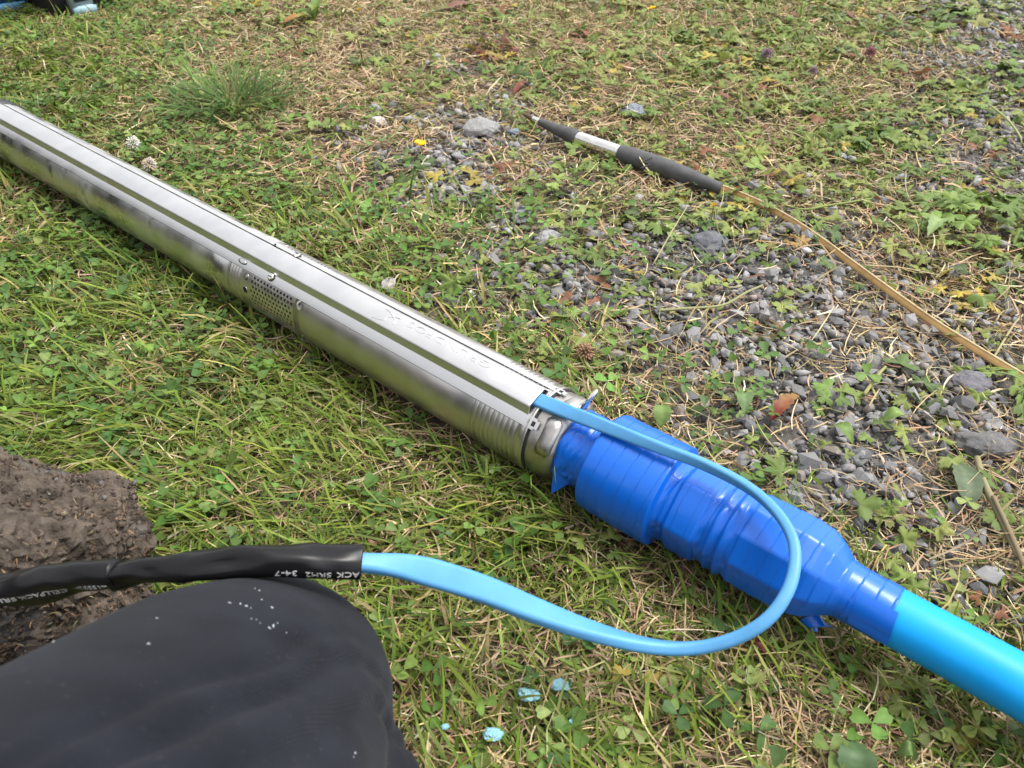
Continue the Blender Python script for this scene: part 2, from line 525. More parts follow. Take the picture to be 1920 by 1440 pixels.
# ---- fresh grass
acc = Acc()
x, y, f = scatter(760000, T_grass, clump=0.45, clump_scale=11, seed=1, bare=1.25)
n = len(x)
flow = 2.6 * vn2(x, y, 4.2, 11) + 1.2 * vn2(x, y, 13.0, 12)
L = rng.gamma(6.0, 0.0060, n) * (0.8 + 0.5 * density(T_grass, x, y)); L = np.clip(L, 0.012, 0.085)
W = np.clip(rng.normal(0.0026, 0.0009, n), 0.0010, 0.0054) * np.clip(f, 0.9, 1.5)
col = mixcol(n, [(0.130, 0.192, 0.027), (0.178, 0.232, 0.038), (0.090, 0.146, 0.025), (0.215, 0.235, 0.065), (0.32, 0.26, 0.115)], [4, 3.6, 2.4, 1.8, 1.1], 0.2)
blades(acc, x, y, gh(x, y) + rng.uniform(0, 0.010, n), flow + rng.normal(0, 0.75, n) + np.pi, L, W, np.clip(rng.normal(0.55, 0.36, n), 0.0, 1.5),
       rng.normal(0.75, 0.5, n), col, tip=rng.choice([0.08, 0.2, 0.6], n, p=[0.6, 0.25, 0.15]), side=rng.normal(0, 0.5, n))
n_grass = n
grass = acc.build('grass', M_grass)
tag(grass, 'short mown green grass covering the ground, thickest along the near side', 'grass', kind='stuff')

# ---- dry straw and thatch
acc = Acc()
x, y, f = scatter(600000, T_dry, clump=0.55, clump_scale=8, seed=2, floor=0.06, bare=0.72, near_pow=0.55)
n = len(x)
L = np.clip(rng.gamma(4.0, 0.0078, n), 0.008, 0.062)
W = np.clip(rng.normal(0.0015, 0.0007, n), 0.0005, 0.0040) * np.clip(f, 0.9, 1.15)
col = mixcol(n, [(0.40, 0.295, 0.172), (0.50, 0.40, 0.26), (0.29, 0.195, 0.11), (0.13, 0.083, 0.05), (0.31, 0.265, 0.115)], [4, 2.0, 2.8, 2.0, 1.8], 0.22)
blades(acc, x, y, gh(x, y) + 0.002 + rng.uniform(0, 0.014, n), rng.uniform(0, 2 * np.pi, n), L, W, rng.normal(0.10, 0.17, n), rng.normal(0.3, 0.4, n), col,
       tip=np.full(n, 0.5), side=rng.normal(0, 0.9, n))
n_dry = n
dry = acc.build('dry_grass', M_straw)
tag(dry, 'dead straw coloured grass clippings and thatch lying over the ground', 'dry grass', kind='stuff')

# ---- clover
leaflet = np.array([(0, 0, 0), (0.38, 0.25, 0.07), (0.78, 0.40, 0.10), (1.0, 0.24, 0.06), (0.93, 0, 0.0), (1.0, -0.24, 0.06), (0.78, -0.40, 0.10), (0.38, -0.25, 0.07), (0.5, 0, 0.0)])
lf_f = [(0, 8, 1), (1, 8, 4, 2), (2, 4, 3), (0, 7, 8), (7, 6, 4, 8), (6, 5, 4)]
lf_c = np.array([0.9, 1.0, 1.0, 1.05, 0.95, 1.05, 1.0, 1.0, 1.18])
acc = Acc()
x, y, f = scatter(58000, T_clover, clump=0.7, clump_scale=6, seed=3, near_pow=0.5, bare=0.8)
n = len(x)
size = np.clip(rng.normal(0.0118, 0.0033, n), 0.005, 0.021)
yaw = rng.uniform(0, 2 * np.pi, n); hz = rng.uniform(0.006, 0.030, n)
tiltd, tilt = rng.uniform(0, 2 * np.pi, n), np.abs(rng.normal(0, 0.30, n))
colb = mixcol(n, [(0.085, 0.160, 0.032), (0.120, 0.200, 0.042), (0.060, 0.122, 0.030), (0.17, 0.22, 0.06)], [4, 3, 3, 1], 0.16)
ctr = np.stack([x, y, gh(x, y) + hz], 1)
for k in range(3):
    yk = yaw + k * 2.094 + rng.normal(0, 0.12, n)
    pk = rng.normal(0.05, 0.22, n) + tilt * np.cos(yk - tiltd)
    stamp(acc, leaflet, lf_f, rot(yk, pk, rng.normal(0, 0.2, n) + tilt * np.sin(yk - tiltd)), size, ctr, colb * np.exp(rng.normal(0, 0.07, (n, 1))), lf_c)
n_cl = n
# thin stalks of the clover leaves
sel = rng.random(n) < 0.5
blades(acc, x[sel], y[sel], gh(x[sel], y[sel]), yaw[sel], hz[sel] * 1.15, np.full(sel.sum(), 0.0011), np.full(sel.sum(), 1.45), rng.normal(0.2, 0.2, sel.sum()),
       np.tile([[0.12, 0.17, 0.05]], (sel.sum(), 1)), tip=np.full(sel.sum(), 0.6))
clover = acc.build('clover', M_leaf)
tag(clover, 'patches of three leaved green clover growing through the grass', 'clover', kind='stuff')


# ---- creeping buttercup leaves
def palm_leaf(seed, lobes=3, depth=0.55, teeth=2):
    r = np.random.default_rng(seed)
    pts = []
    span = math.radians(235 if lobes == 3 else 280)
    for i in range(lobes):
        a0 = -span / 2 + span * (i + 0.5) / lobes
        half = span / lobes / 2
        big = 1.0 if i == lobes // 2 else r.uniform(0.78, 0.95)
        prof = [(-1.0, depth * 0.62), (-0.62, 0.80), (-0.46, 0.70), (-0.15, 1.0), (0.08, 0.84), (0.32, 0.95), (0.50, 0.70), (0.72, 0.74)]
        for q, rr in prof:
            pts.append((a0 + q * half * 1.02 + r.normal(0, 0.02), big * rr * r.uniform(0.92, 1.06)))
    V = [(0, 0, 0)]
    for a, rr in pts:
        V.append((rr * math.cos(a), rr * math.sin(a), 0.10 * math.cos(a * lobes * 1.2) * rr - 0.16 * rr * rr + r.normal(0, 0.02)))
    for a, rr in pts:      # an inner ring gives the blade some shape
        V.append((0.5 * rr * math.cos(a), 0.5 * rr * math.sin(a), 0.06 * math.cos(a * lobes * 1.2) * rr))
    k = len(pts)
    Fc = []
    for i in range(k - 1):
        Fc.append((0, 1 + k + i, 2 + k + i)); Fc.append((1 + k + i, 1 + i, 2 + i, 2 + k + i))
    tcol = np.array([1.15] + [0.95 + 0.1 * (i % 2) for i in range(k)] + [1.08] * k)
    return np.array(V), Fc, tcol


PALMS = [palm_leaf(100 + i, 3 if i < 4 else 5, 0.6) for i in range(6)]
acc = Acc()
x, y, f = scatter(10500, T_butter, clump=0.55, clump_scale=5, seed=4, near_pow=0.35, bare=0.55)
n_pl = len(x)
for i in range(n_pl):
    k = rng.integers(2, 6)
    a = rng.uniform(0, 6.28) + np.arange(k) * (6.28 / k) + rng.normal(0, 0.35, k)
    sz = np.clip(rng.normal(0.0175, 0.0055), 0.007, 0.032) * (1.0 + 0.25 * min(1.0, max(0.0, (y[i] - 1.3) / 0.8))) * rng.uniform(0.75, 1.1, k)
    reach = sz * rng.uniform(0.5, 1.9, k)
    px, py = x[i] + np.cos(a) * reach, y[i] + np.sin(a) * reach
    hz = rng.uniform(0.004, 0.024, k)
    mood = rng.random()
    base = (0.125, 0.180, 0.042) if mood < 0.42 else (0.185, 0.225, 0.055) if mood < 0.78 else (0.075, 0.118, 0.036) if mood < 0.90 else (0.30, 0.235, 0.05) if mood < 0.955 else (0.19, 0.085, 0.045)
    c = np.array(base) * np.exp(rng.normal(0, 0.13, (k, 1)))
    pick = rng.integers(0, len(PALMS), k)
    for t_ in np.unique(pick):
        s_ = pick == t_
        tv, tf, tcl = PALMS[t_]
        stamp(acc, tv, tf, rot(a[s_] + rng.normal(0, 0.3, s_.sum()), rng.normal(0.0, 0.28, s_.sum()), rng.normal(0, 0.28, s_.sum())), sz[s_],
              np.stack([px[s_], py[s_], gh(px[s_], py[s_]) + hz[s_]], 1), c[s_], tcl)
    blades(acc, np.full(k, x[i]), np.full(k, y[i]), np.full(k, gh(x[i], y[i]) + 0.002), a, reach + 0.002, np.full(k, 0.0013), np.full(k, 0.6), np.full(k, 0.7),
           np.tile([[0.16, 0.16, 0.06]], (k, 1)), tip=np.full(k, 0.8))
butter = acc.build('weed_leaves', M_leaf)
tag(butter, 'low lobed buttercup leaves creeping through the straw and gravel', 'weeds', kind='stuff')

# ---- gravel: angular chips
def chip(seed, sub=1):
    bm = bmesh.new(); bmesh.ops.create_icosphere(bm, subdivisions=sub, radius=1.0)
    r = np.random.default_rng(seed)
    V = np.array([v.co[:] for v in bm.verts]); Fc = [tuple(v.index for v in f_.verts) for f_ in bm.faces]; bm.free()
    for k in range(9):          # planar cuts make facets
        d = r.normal(size=3); d /= np.linalg.norm(d); c = r.uniform(0.38, 0.72)
        over = np.maximum(V @ d - c, 0); V = V - over[:, None] * d
    V /= np.abs(V).max()
    V *= np.array([1.0, r.uniform(0.55, 0.92), r.uniform(0.42, 0.75)])
    V += r.normal(0, 0.012, V.shape)
    return V, Fc


CHIPS = [chip(200 + i) for i in range(18)]
gx, gy, gf = scatter(185000, T_gravel ** 0.9, clump=0.45, clump_scale=10, seed=5, near_pow=0.3)
# a thin sprinkle of stones under the straw on the gravel side as well
n = len(gx)
gs = np.clip(rng.lognormal(math.log(0.0066), 0.42, n), 0.0030, 0.0165)
gcol = mixcol(n, [(0.190, 0.188, 0.188), (0.250, 0.247, 0.245), (0.125, 0.125, 0.126), (0.23, 0.20, 0.175), (0.36, 0.355, 0.345)], [4, 3, 2.5, 0.8, 0.25], 0.18, 0.08)
gz = gh(gx, gy) + gs * rng.uniform(0.1, 0.9, n)
uu, vv, ff = project(gx, gy)
vis = (uu > 10) & (uu < 1910) & (vv > 10) & (vv < 1430)
rank = np.where(vis, gs / ff, 0)
big = np.zeros(n, bool); big[np.argsort(-rank)[:290]] = True
acc = Acc()
pick = rng.integers(0, len(CHIPS), n)
Mg = rot(rng.uniform(0, 6.28, n), rng.normal(0, 0.45, n), rng.normal(0, 0.45, n))
for t_ in range(len(CHIPS)):
    s_ = (pick == t_) & ~big
    stamp(acc, CHIPS[t_][0], CHIPS[t_][1], Mg[s_], gs[s_], np.stack([gx[s_], gy[s_], gz[s_]], 1), gcol[s_])
tx, ty, tf_ = scatter(260000, T_gravel, clump=0.3, clump_scale=10, seed=6, near_pow=0.4)      # fine grit between
ic = np.array([(1, 1, 1), (1, -1, -1), (-1, 1, -1), (-1, -1, 1), (0.2, 1.3, 0.1), (-0.3, -1.1, 0.2)], float) * 0.75
nt_ = len(tx)
stamp(acc, ic, [(0, 4, 3), (0, 1, 4), (4, 2, 3), (1, 2, 4), (0, 3, 5), (0, 5, 1), (3, 2, 5), (1, 5, 2)], rot(rng.uniform(0, 6.28, nt_), rng.normal(0, 1, nt_), rng.normal(0, 1, nt_)), rng.uniform(0.0012, 0.0030, nt_),
      np.stack([tx, ty, gh(tx, ty) + 0.001], 1), mixcol(nt_, [(0.22, 0.215, 0.21), (0.15, 0.148, 0.145), (0.21, 0.175, 0.15)], [3, 2, 1], 0.2, 0.08))
gravel = acc.build('gravel', M_gravel, smooth=False)
tag(gravel, 'loose grey crushed stone gravel between the weeds', 'gravel', kind='stuff')
# the largest chips one by one, sharing mesh data (three greys of each shape)
shade = [(0.190, 0.188, 0.188), (0.255, 0.252, 0.25), (0.13, 0.13, 0.131), (0.23, 0.20, 0.175)]
chip_me = {}
for i in np.nonzero(big)[0]:
    key = (int(pick[i]), int(rng.choice(4, p=[0.4, 0.27, 0.25, 0.08])))
    if key not in chip_me:
        tv, tf = CHIPS[key[0]]
        chip_me[key] = mesh_data('stone', tv, tf, M_gravel, smooth=False, col=np.tile([shade[key[1]]], (len(tv), 1)))
    o = bpy.data.objects.new('stone', chip_me[key])
    Mx = Matrix.Identity(4)
    for a in range(3):
        for c in range(3): Mx[a][c] = float(Mg[i][a][c] * gs[i])
    Mx[0][3], Mx[1][3], Mx[2][3] = float(gx[i]), float(gy[i]), float(gz[i])
    link(o, ground); o.matrix_local = Mx

# ================================================================== THE PUMP
def cyl_pt(s, phi, r, cshift=0.0):
    """points on the pump: s along the axis, phi in degrees (0 = level, towards the viewer's side, 90 = up)"""
    s, phi, r = np.broadcast_arrays(np.asarray(s, float), np.radians(np.asarray(phi, float)), np.asarray(r, float))
    return AX + s[..., None] * DX + r[..., None] * (np.cos(phi)[..., None] * NX + np.sin(phi)[..., None] * ZX) + np.asarray(cshift)[..., None] * ZX


def lathe(profile, m=72, close=True):
    pr = np.array(profile, float)
    ph = np.linspace(0, 360, m, endpoint=False)
    V = cyl_pt(pr[:, 0][:, None], ph[None], pr[:, 1][:, None]).reshape(-1, 3)
    Fc = grid_faces(len(pr), m)
    if close:
        Fc.append(tuple(range(m - 1, -1, -1))); Fc.append(tuple((len(pr) - 1) * m + j for j in range(m)))
    return V, Fc


PR = 0.050
pump = empty('submersible_pump', AX + DX * 0.9 - ZX * 0.06)
tag(pump, 'long stainless steel tube pump lying diagonally across the grass', 'pump')

# outer sleeve of the pump end, with its pressed ribs
def ribs(s0, n_, pitch, h_):
    out = []
    for k in range(n_):
        for q in range(8):
            out.append((s0 + pitch * (k + q / 8), PR - h_ * 0.84 + h_ * math.sin(math.pi * q / 8)))
    out.append((s0 + pitch * n_, PR - h_ * 0.84))
    return out


prof = [(0.347, 0.0470), (0.347, PR - 0.0002), (0.3485, PR + 0.0004), (0.3575, PR)] + ribs(0.3595, 9, 0.0066, 0.0026)
prof += [(0.4200, PR), (0.5, PR), (0.6, PR), (0.70, PR), (0.7178, PR), (0.7180, PR - 0.0005), (0.7180, 0.044)]
mk('outer_sleeve', *lathe(prof, 96, close=False), M_steel, pump)
mk('sleeve_lip', *lathe([(0.3462, 0.0455), (0.3462, PR + 0.0012), (0.3478, PR + 0.0014), (0.3490, PR + 0.0010), (0.3490, 0.0455)], 96, close=False), M_steel, pump)

mk('gap_shade_ring', *lathe([(0.3438, 0.0470), (0.3438, PR - 0.0012), (0.3461, PR - 0.0002), (0.3461, 0.0470)], 96, close=False), M_hole_and_shade, pump)  # near-black ring painting in the shadow between sleeve and head
# pressed dimple beside the strainer
Vd, Fd = [], []
for k, (s0, ph0) in enumerate([(0.7135, 33), (0.7135, -28)]):
    pts = []
    for i in range(7):
        a = i / 6
        pts.append(cyl_pt(s0 - 0.006 + 0.004 * math.sin(a * math.pi), ph0 - 9 + 18 * a, PR - 0.0005 + 0.0016 * math.sin(a * math.pi)))
    mk('pressed_bump', *tube(pts, np.array([0.0004, 0.0012, 0.0018, 0.0020, 0.0018, 0.0012, 0.0004]), 10), M_steel, pump)


# strainer: a sheet with real holes over a dark inside
def hole_sheet(s0, s1, p0, p1, ns, nr, rad, r0=PR):
    V, Fc = [], []
    ps = (s1 - s0) / ns; pp = (p1 - p0) / nr

    def quad(a, b_, c, d):
        k = len(V); V.extend([cyl_pt(*a, r0), cyl_pt(*b_, r0), cyl_pt(*c, r0), cyl_pt(*d, r0)]); Fc.append((k, k + 1, k + 2, k + 3))
    for j in range(nr):
        pa, pb = p0 + j * pp, p0 + (j + 1) * pp
        off = 0.5 * ps if j % 2 else 0
        if off:
            quad((s0, pa), (s0 + off, pa), (s0 + off, pb), (s0, pb)); quad((s1 - off, pa), (s1, pa), (s1, pb), (s1 - off, pb))
        for i in range(ns - (1 if off else 0)):
            a = s0 + off + i * ps; cs, cp = a + ps / 2, (pa + pb) / 2
            k = len(V)
            dirs = [(-1, -1), (0, -1), (1, -1), (1, 0), (1, 1), (0, 1), (-1, 1), (-1, 0)]
            for dx, dy in dirs:
                V.append(cyl_pt(cs + dx * ps / 2, cp + dy * pp / 2, r0))
            dang = math.degrees(rad / r0)
            for rr in (r0 - 0.0001, r0 - 0.0013):
                for dx, dy in dirs:
                    q = math.hypot(dx, dy); V.append(cyl_pt(cs + dx / q * rad, cp + dy / q * dang, rr))
            for e in range(8):
                f_ = (e + 1) % 8
                Fc.append((k + e, k + f_, k + 8 + f_, k + 8 + e)); Fc.append((k + 8 + e, k + 8 + f_, k + 16 + f_, k + 16 + e))
    return V, Fc


def patch(s0, s1, p0, p1, r=PR, n=14):
    ph = np.linspace(p0, p1, n); V = np.concatenate([cyl_pt(np.full(n, s), ph, r) for s in (s0, s1)])
    return V, grid_faces(2, n, closed=False)


def joinp(parts):
    V, Fc, k = [], [], 0
    for v, f_ in parts:
        V.append(np.asarray(v)); Fc += [tuple(i + k for i in q) for q in f_]; k += len(v)
    return np.concatenate(V), Fc


mk('strainer', *joinp([hole_sheet(0.7205, 0.808, -46, 46, 13, 13, 0.00195), patch(0.718, 0.7205, -46, 46), patch(0.808, 0.829, -46, 46), patch(0.718, 0.829, 46, 112),
                       hole_sheet(0.7205, 0.808, 112, 204, 13, 13, 0.00195), patch(0.718, 0.7205, 112, 204), patch(0.808, 0.829, 112, 204), patch(0.718, 0.829, 204, 314)]),
   M_steel, pump, smooth=False)
mk('inner_casing', *lathe([(0.72, 0.0), (0.72, 0.0455), (0.828, 0.0455), (0.828, 0.0)], 48), M_hole_and_shade, pump)
for s0, ph0, cap in [(0.8175, 31, True), (0.8175, 10, False), (0.8175, 124, False)]:
    a = np.linspace(0, 2 * np.pi, 20, endpoint=False)
    rings = []
    for rr, hh in ((0.0050, 0.0), (0.0050, 0.0003), (0.0046, 0.0004), (0.0043, 0.0001)):
        rings.append(cyl_pt(s0 + rr * np.cos(a), ph0 + np.degrees(rr / PR) * np.sin(a), PR + hh))
    Vh = np.concatenate(rings); Fh = grid_faces(4, 20)
    rim = mk('port_rim', Vh, Fh, M_steel, pump)
    Vh = np.concatenate([cyl_pt(s0 + rr * np.cos(a), ph0 + np.degrees(rr / PR) * np.sin(a), PR + 0.0003) for rr in (0.0047, 0.003)])
    mk('port', Vh, grid_faces(2, 20) + [tuple(range(20, 40))], M_hole_and_shade, rim)
    if cap:
        Vh = np.concatenate([cyl_pt(s0 + rr * np.cos(a), ph0 + np.degrees(rr / PR) * np.sin(a), PR + hh) for rr, hh in ((0.0030, 0.0003), (0.0030, 0.0005), (0.0024, 0.0006))])
        mk('port_plug', Vh, grid_faces(3, 20) + [tuple(range(40, 60))], M_cast, rim)

# motor with four rings at the joint and a black end cap
prof = [(0.829, 0.044), (0.829, PR), (0.8305, PR)] + ribs(0.8315, 4, 0.0060, 0.0020) + [(0.857, PR), (0.860, PR - 0.0014)]
mk('joint_rings', *lathe(prof, 96, close=False), M_steel, pump)
mk('motor', *lathe([(0.858, 0.040), (0.858, PR - 0.0012), (0.9, PR - 0.001), (1.1, PR - 0.001), (1.3, PR - 0.001), (1.5, PR - 0.001), (1.612, PR - 0.001), (1.615, PR - 0.003)], 96), M_motor, pump)
mk('end_cap', *lathe([(1.613, 0.04), (1.613, PR + 0.0015), (1.647, PR + 0.0015), (1.653, PR - 0.003), (1.654, 0.02), (1.654, 0.0)], 64), M_blackpl, pump)

# cable guard: channel over the cable
GC = math.radians(75)
ER = math.cos(GC) * NX + math.sin(GC) * ZX
EW = -math.sin(GC) * NX + math.cos(GC) * ZX           # + is the far side


def gpt(s, w_, r):
    return AX + s * DX + w_ * EW + r * ER


top = [(-0.0196, 0.0464), (-0.0184, 0.0476), (-0.0176, 0.0492), (-0.0148, 0.0546), (-0.0140, 0.0559), (-0.0130, 0.0568), (-0.0116, 0.0573), (0.0, 0.0576), (0.0116, 0.0573), (0.0130, 0.0568),
       (0.0140, 0.0559), (0.0148, 0.0546), (0.0176, 0.0492), (0.0184, 0.0476), (0.0196, 0.0464)]
inn = [(w_ * 0.945, r - 0.0009) for w_, r in reversed(top)]
sec = top + inn
stations = [(0.3530, 0.96), (0.3536, 1.0), (0.358, 1.0)] + [(s, 1.0) for s in np.linspace(0.40, 1.605, 24)] + [(1.608, 0.98)]
V = []
for s, kf in stations:
    for w_, r in sec:
        V.append(gpt(s, w_ * (0.97 + 0.03 * kf), 0.0472 + (r - 0.0472) * kf))
m_ = len(sec)
Fc = grid_faces(len(stations), m_)
Fc += [(j, j + 1, m_ - 2 - j, m_ - 1 - j) for j in range(len(top) - 1)]
guard = mk('cable_guard', V, Fc, M_guard, pump)


def flange(pa, pb, s_end, pm0, pm1, slot):
    """strip along the pump with a slotted tab at its near end"""
    parts = []

    def slab(s0, s1, p0, p1, r0=PR - 0.0004, r1=PR + 0.0011, nn_=5, ns=2):
        ph = np.linspace(p0, p1, nn_)
        V = []
        for s in np.linspace(s0, s1, ns):
            V += list(cyl_pt(np.full(nn_, s), ph, r1)) + list(cyl_pt(np.full(nn_, s), ph[::-1], r0))
        k = 2 * nn_
        f_ = grid_faces(ns, k) + [tuple(range(k - 1, -1, -1)), tuple((ns - 1) * k + j for j in range(k))]
        parts.append((np.array(V), f_))
    s_slot0, s_slot1 = s_end + 0.004, s_end + 0.014
    slab(s_end, s_slot0, pa + 2, pb - 2)
    slab(s_slot0, s_slot1, pa, pm0); slab(s_slot0, s_slot1, pm1, pb)
    slab((s_slot0 + s_slot1) / 2 - 0.0006, (s_slot0 + s_slot1) / 2 + 0.0006, pm0, pm1)
    slab(s_slot1, 1.605, pa, pb, ns=14)
    return joinp(parts)


def slot_shade(pm0, pm1, s0, s1):  # dark fill over the steel, painting in the shade inside a slot
    ph_ = np.linspace(pm0, pm1, 5)
    Vs = np.concatenate([np.concatenate([cyl_pt(np.full(5, s_), ph_, PR + 0.0004), cyl_pt(np.full(5, s_), ph_[::-1], PR - 0.0004)]) for s_ in (s0, s1)])
    mk('slot_shade', Vs, grid_faces(2, 10) + [tuple(range(9, -1, -1)), tuple(range(10, 20))], M_hole_and_shade, guard)


mk('guard_flange', *flange(40.5, 54.6, 0.3365, 44.5, 50.5, True), M_guard, guard, smooth=False)
mk('guard_flange', *flange(99.6, 110.8, 0.3365, 102.0, 107.5, True), M_guard, guard, smooth=False)


slot_shade(45.3, 49.7, 0.3415, 0.3495)
slot_shade(102.6, 106.8, 0.3415, 0.3495)
for pa_, pb_, rr_ in ((95.5, 99.5, PR + 0.0003), (39.7, 40.4, PR + 0.0003), (110.9, 111.7, PR + 0.0003)):  # thin dark strips painting in the shade lines along the flange edges
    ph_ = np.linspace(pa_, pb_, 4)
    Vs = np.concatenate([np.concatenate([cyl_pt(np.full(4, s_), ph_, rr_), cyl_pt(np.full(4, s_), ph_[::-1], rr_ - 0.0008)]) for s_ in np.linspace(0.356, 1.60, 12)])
    mk('flange_shade', Vs, grid_faces(12, 8), M_hole_and_shade, guard)


# clamp screws and slots on the flanges
def boss(s0, ph0, rr, hh, name, mat_, par, aspect=1.0, n_=18):
    a = np.linspace(0, 2 * np.pi, n_, endpoint=False)
    lv = ((rr, -0.0005), (rr, hh * 0.7), (rr * 0.85, hh), (rr * 0.6, hh))
    Vb = np.concatenate([cyl_pt(s0 + aspect * q * np.cos(a), ph0 + np.degrees(q / PR) * np.sin(a), PR + 0.0011 + h_) for q, h_ in lv])
    return mk(name, Vb, grid_faces(4, n_) + [tuple(range(3 * n_, 4 * n_))], mat_, par)


for s0, ph0 in ((0.772, 49.5), (0.772, 102)):
    wsh = boss(s0, ph0, 0.0056, 0.0012, 'screw_washer', M_hole_and_shade, guard)
    sc = boss(s0, ph0, 0.0045, 0.0034, 'screw', M_chrome, guard)
    mk('screw_slot', *box(cyl_pt(s0, ph0, PR + 0.0047), DX, np.cross(DX, ER), ER, 0.0030, 0.0006, 0.0004), M_hole_and_shade, guard)
boss(0.833, 49, 0.0034, 0.0010, 'slot_rim', M_hole_and_shade, guard, aspect=2.5)
boss(0.8322, 49.3, 0.0029, 0.0018, 'slot_tab', M_guard, guard, aspect=2.5)
for sa, sb in ((0.800, 0.816),):
    mk('far_notch', *box(cyl_pt((sa + sb) / 2, 97, PR + 0.0016), DX, np.cross(DX, ER), ER, 0.009, 0.0006, 0.0009), M_hole_and_shade, guard)
    mk('far_notch', *box(cyl_pt(sb, 99.5, PR + 0.0016), np.cross(DX, ER), DX, ER, 0.0022, 0.0007, 0.0009), M_hole_and_shade, guard)


# pressed lettering and mark on the guard: reads from the far side
def text_mesh(body, size):
    cu = bpy.data.curves.new('lettering', 'FONT'); cu.body = body; cu.size = size; cu.resolution_u = 3
    cu.extrude = 0.02; cu.offset = 0
    o = bpy.data.objects.new('lettering', cu); COL.objects.link(o)
    bpy.context.view_layer.update()
    me = bpy.data.meshes.new_from_object(o.evaluated_get(bpy.context.evaluated_depsgraph_get()))
    V = np.array([v.co[:] for v in me.vertices]); Fc = [tuple(p_.vertices) for p_ in me.polygons]
    bpy.data.objects.remove(o); bpy.data.meshes.remove(me); bpy.data.curves.remove(cu)
    return V, Fc


tv, tf = text_mesh('GRUNDFOS', 0.0125)
wdt = tv[:, 0].max() - tv[:, 0].min()
sx = 0.124 / wdt
s_l = 0.421 + (tv[:, 0] - tv[:, 0].min()) * sx
w_l = 0.0095 - tv[:, 1] * 0.95
r_l = 0.0573 + 0.0006 * (tv[:, 2] > 0)
mk('lettering', np.array([gpt(a, b_, c) for a, b_, c in zip(s_l, w_l, r_l)]), tf, M_guard, guard, smooth=False)
stroke1 = crom([(0.5600, -0.0045), (0.5625, 0.0005), (0.5700, 0.0045), (0.5770, 0.0075), (0.5855, 0.0088)], 6)
stroke2 = crom([(0.5575, 0.0065), (0.5665, 0.0042), (0.5735, -0.0005), (0.5765, -0.0060), (0.5910, -0.0095)], 6)
for stq in (stroke1, stroke2):
    P_ = np.array([gpt(a, b_, 0.0571) for a, b_ in stq])
    mk('pressed_mark', *tube(P_, np.linspace(0.0012, 0.0007, len(P_)), 8), M_guard, guard)

# discharge head: rounded casting with flats
V = []
m_ = 96
ph = np.linspace(0, 360, m_, endpoint=False)
rows = [(0.352, 0.0470, 0), (0.344, 0.0476, 0.0), (0.336, 0.0480, 0.15), (0.329, 0.0480, 0.4), (0.322, 0.0474, 0.7), (0.317, 0.0460, 0.9), (0.3135, 0.0435, 1), (0.3115, 0.0400, 1), (0.310, 0.0360, 0.6), (0.304, 0.034, 0)]
for s, r, k in rows:
    seg = 60.0
    loc_ = (ph - 16) % seg - seg / 2
    poly = math.cos(math.radians(seg / 2)) / np.cos(np.radians(np.clip(loc_, -24, 24)))
    V.append(cyl_pt(np.full(m_, s), ph, r * (1 - k * 0.55 * (1 - poly / poly.max()) - 0.0)))
mk('discharge_head', np.concatenate(V), grid_faces(len(rows), m_), M_cast, pump)
pad = []
mk('cast_lug', *box(cyl_pt(0.3235, 42, 0.0455), DX, np.cross(DX, cyl_pt(0, 42, 1.0) - AX), cyl_pt(0, 42, 1.0) - AX, 0.0095, 0.0210, 0.0046, 0.0042), M_cast, pump)
mk('cast_lug', *box(cyl_pt(0.3235, 108, 0.0455), DX, np.cross(DX, cyl_pt(0, 108, 1.0) - AX), cyl_pt(0, 108, 1.0) - AX, 0.0095, 0.0170, 0.0046, 0.0042), M_cast, pump)
# wire eye at the far side of the head
e0 = cyl_pt(0.314, 106, 0.0435); er_ = cyl_pt(0, 100, 1.0) - AX
loop = crom([e0 + EW * -0.006 - er_ * 0.004, e0 + EW * -0.008 + er_ * 0.010 - DX * 0.003, e0 + EW * -0.0068 + er_ * 0.021 - DX * 0.008, e0 + er_ * 0.0265 - DX * 0.011,
             e0 + EW * 0.0068 + er_ * 0.021 - DX * 0.008, e0 + EW * 0.008 + er_ * 0.010 - DX * 0.003, e0 + EW * 0.006 - er_ * 0.004], 8)
mk('lifting_eye', *tube(loop, 0.0023, 10), M_chrome, pump)

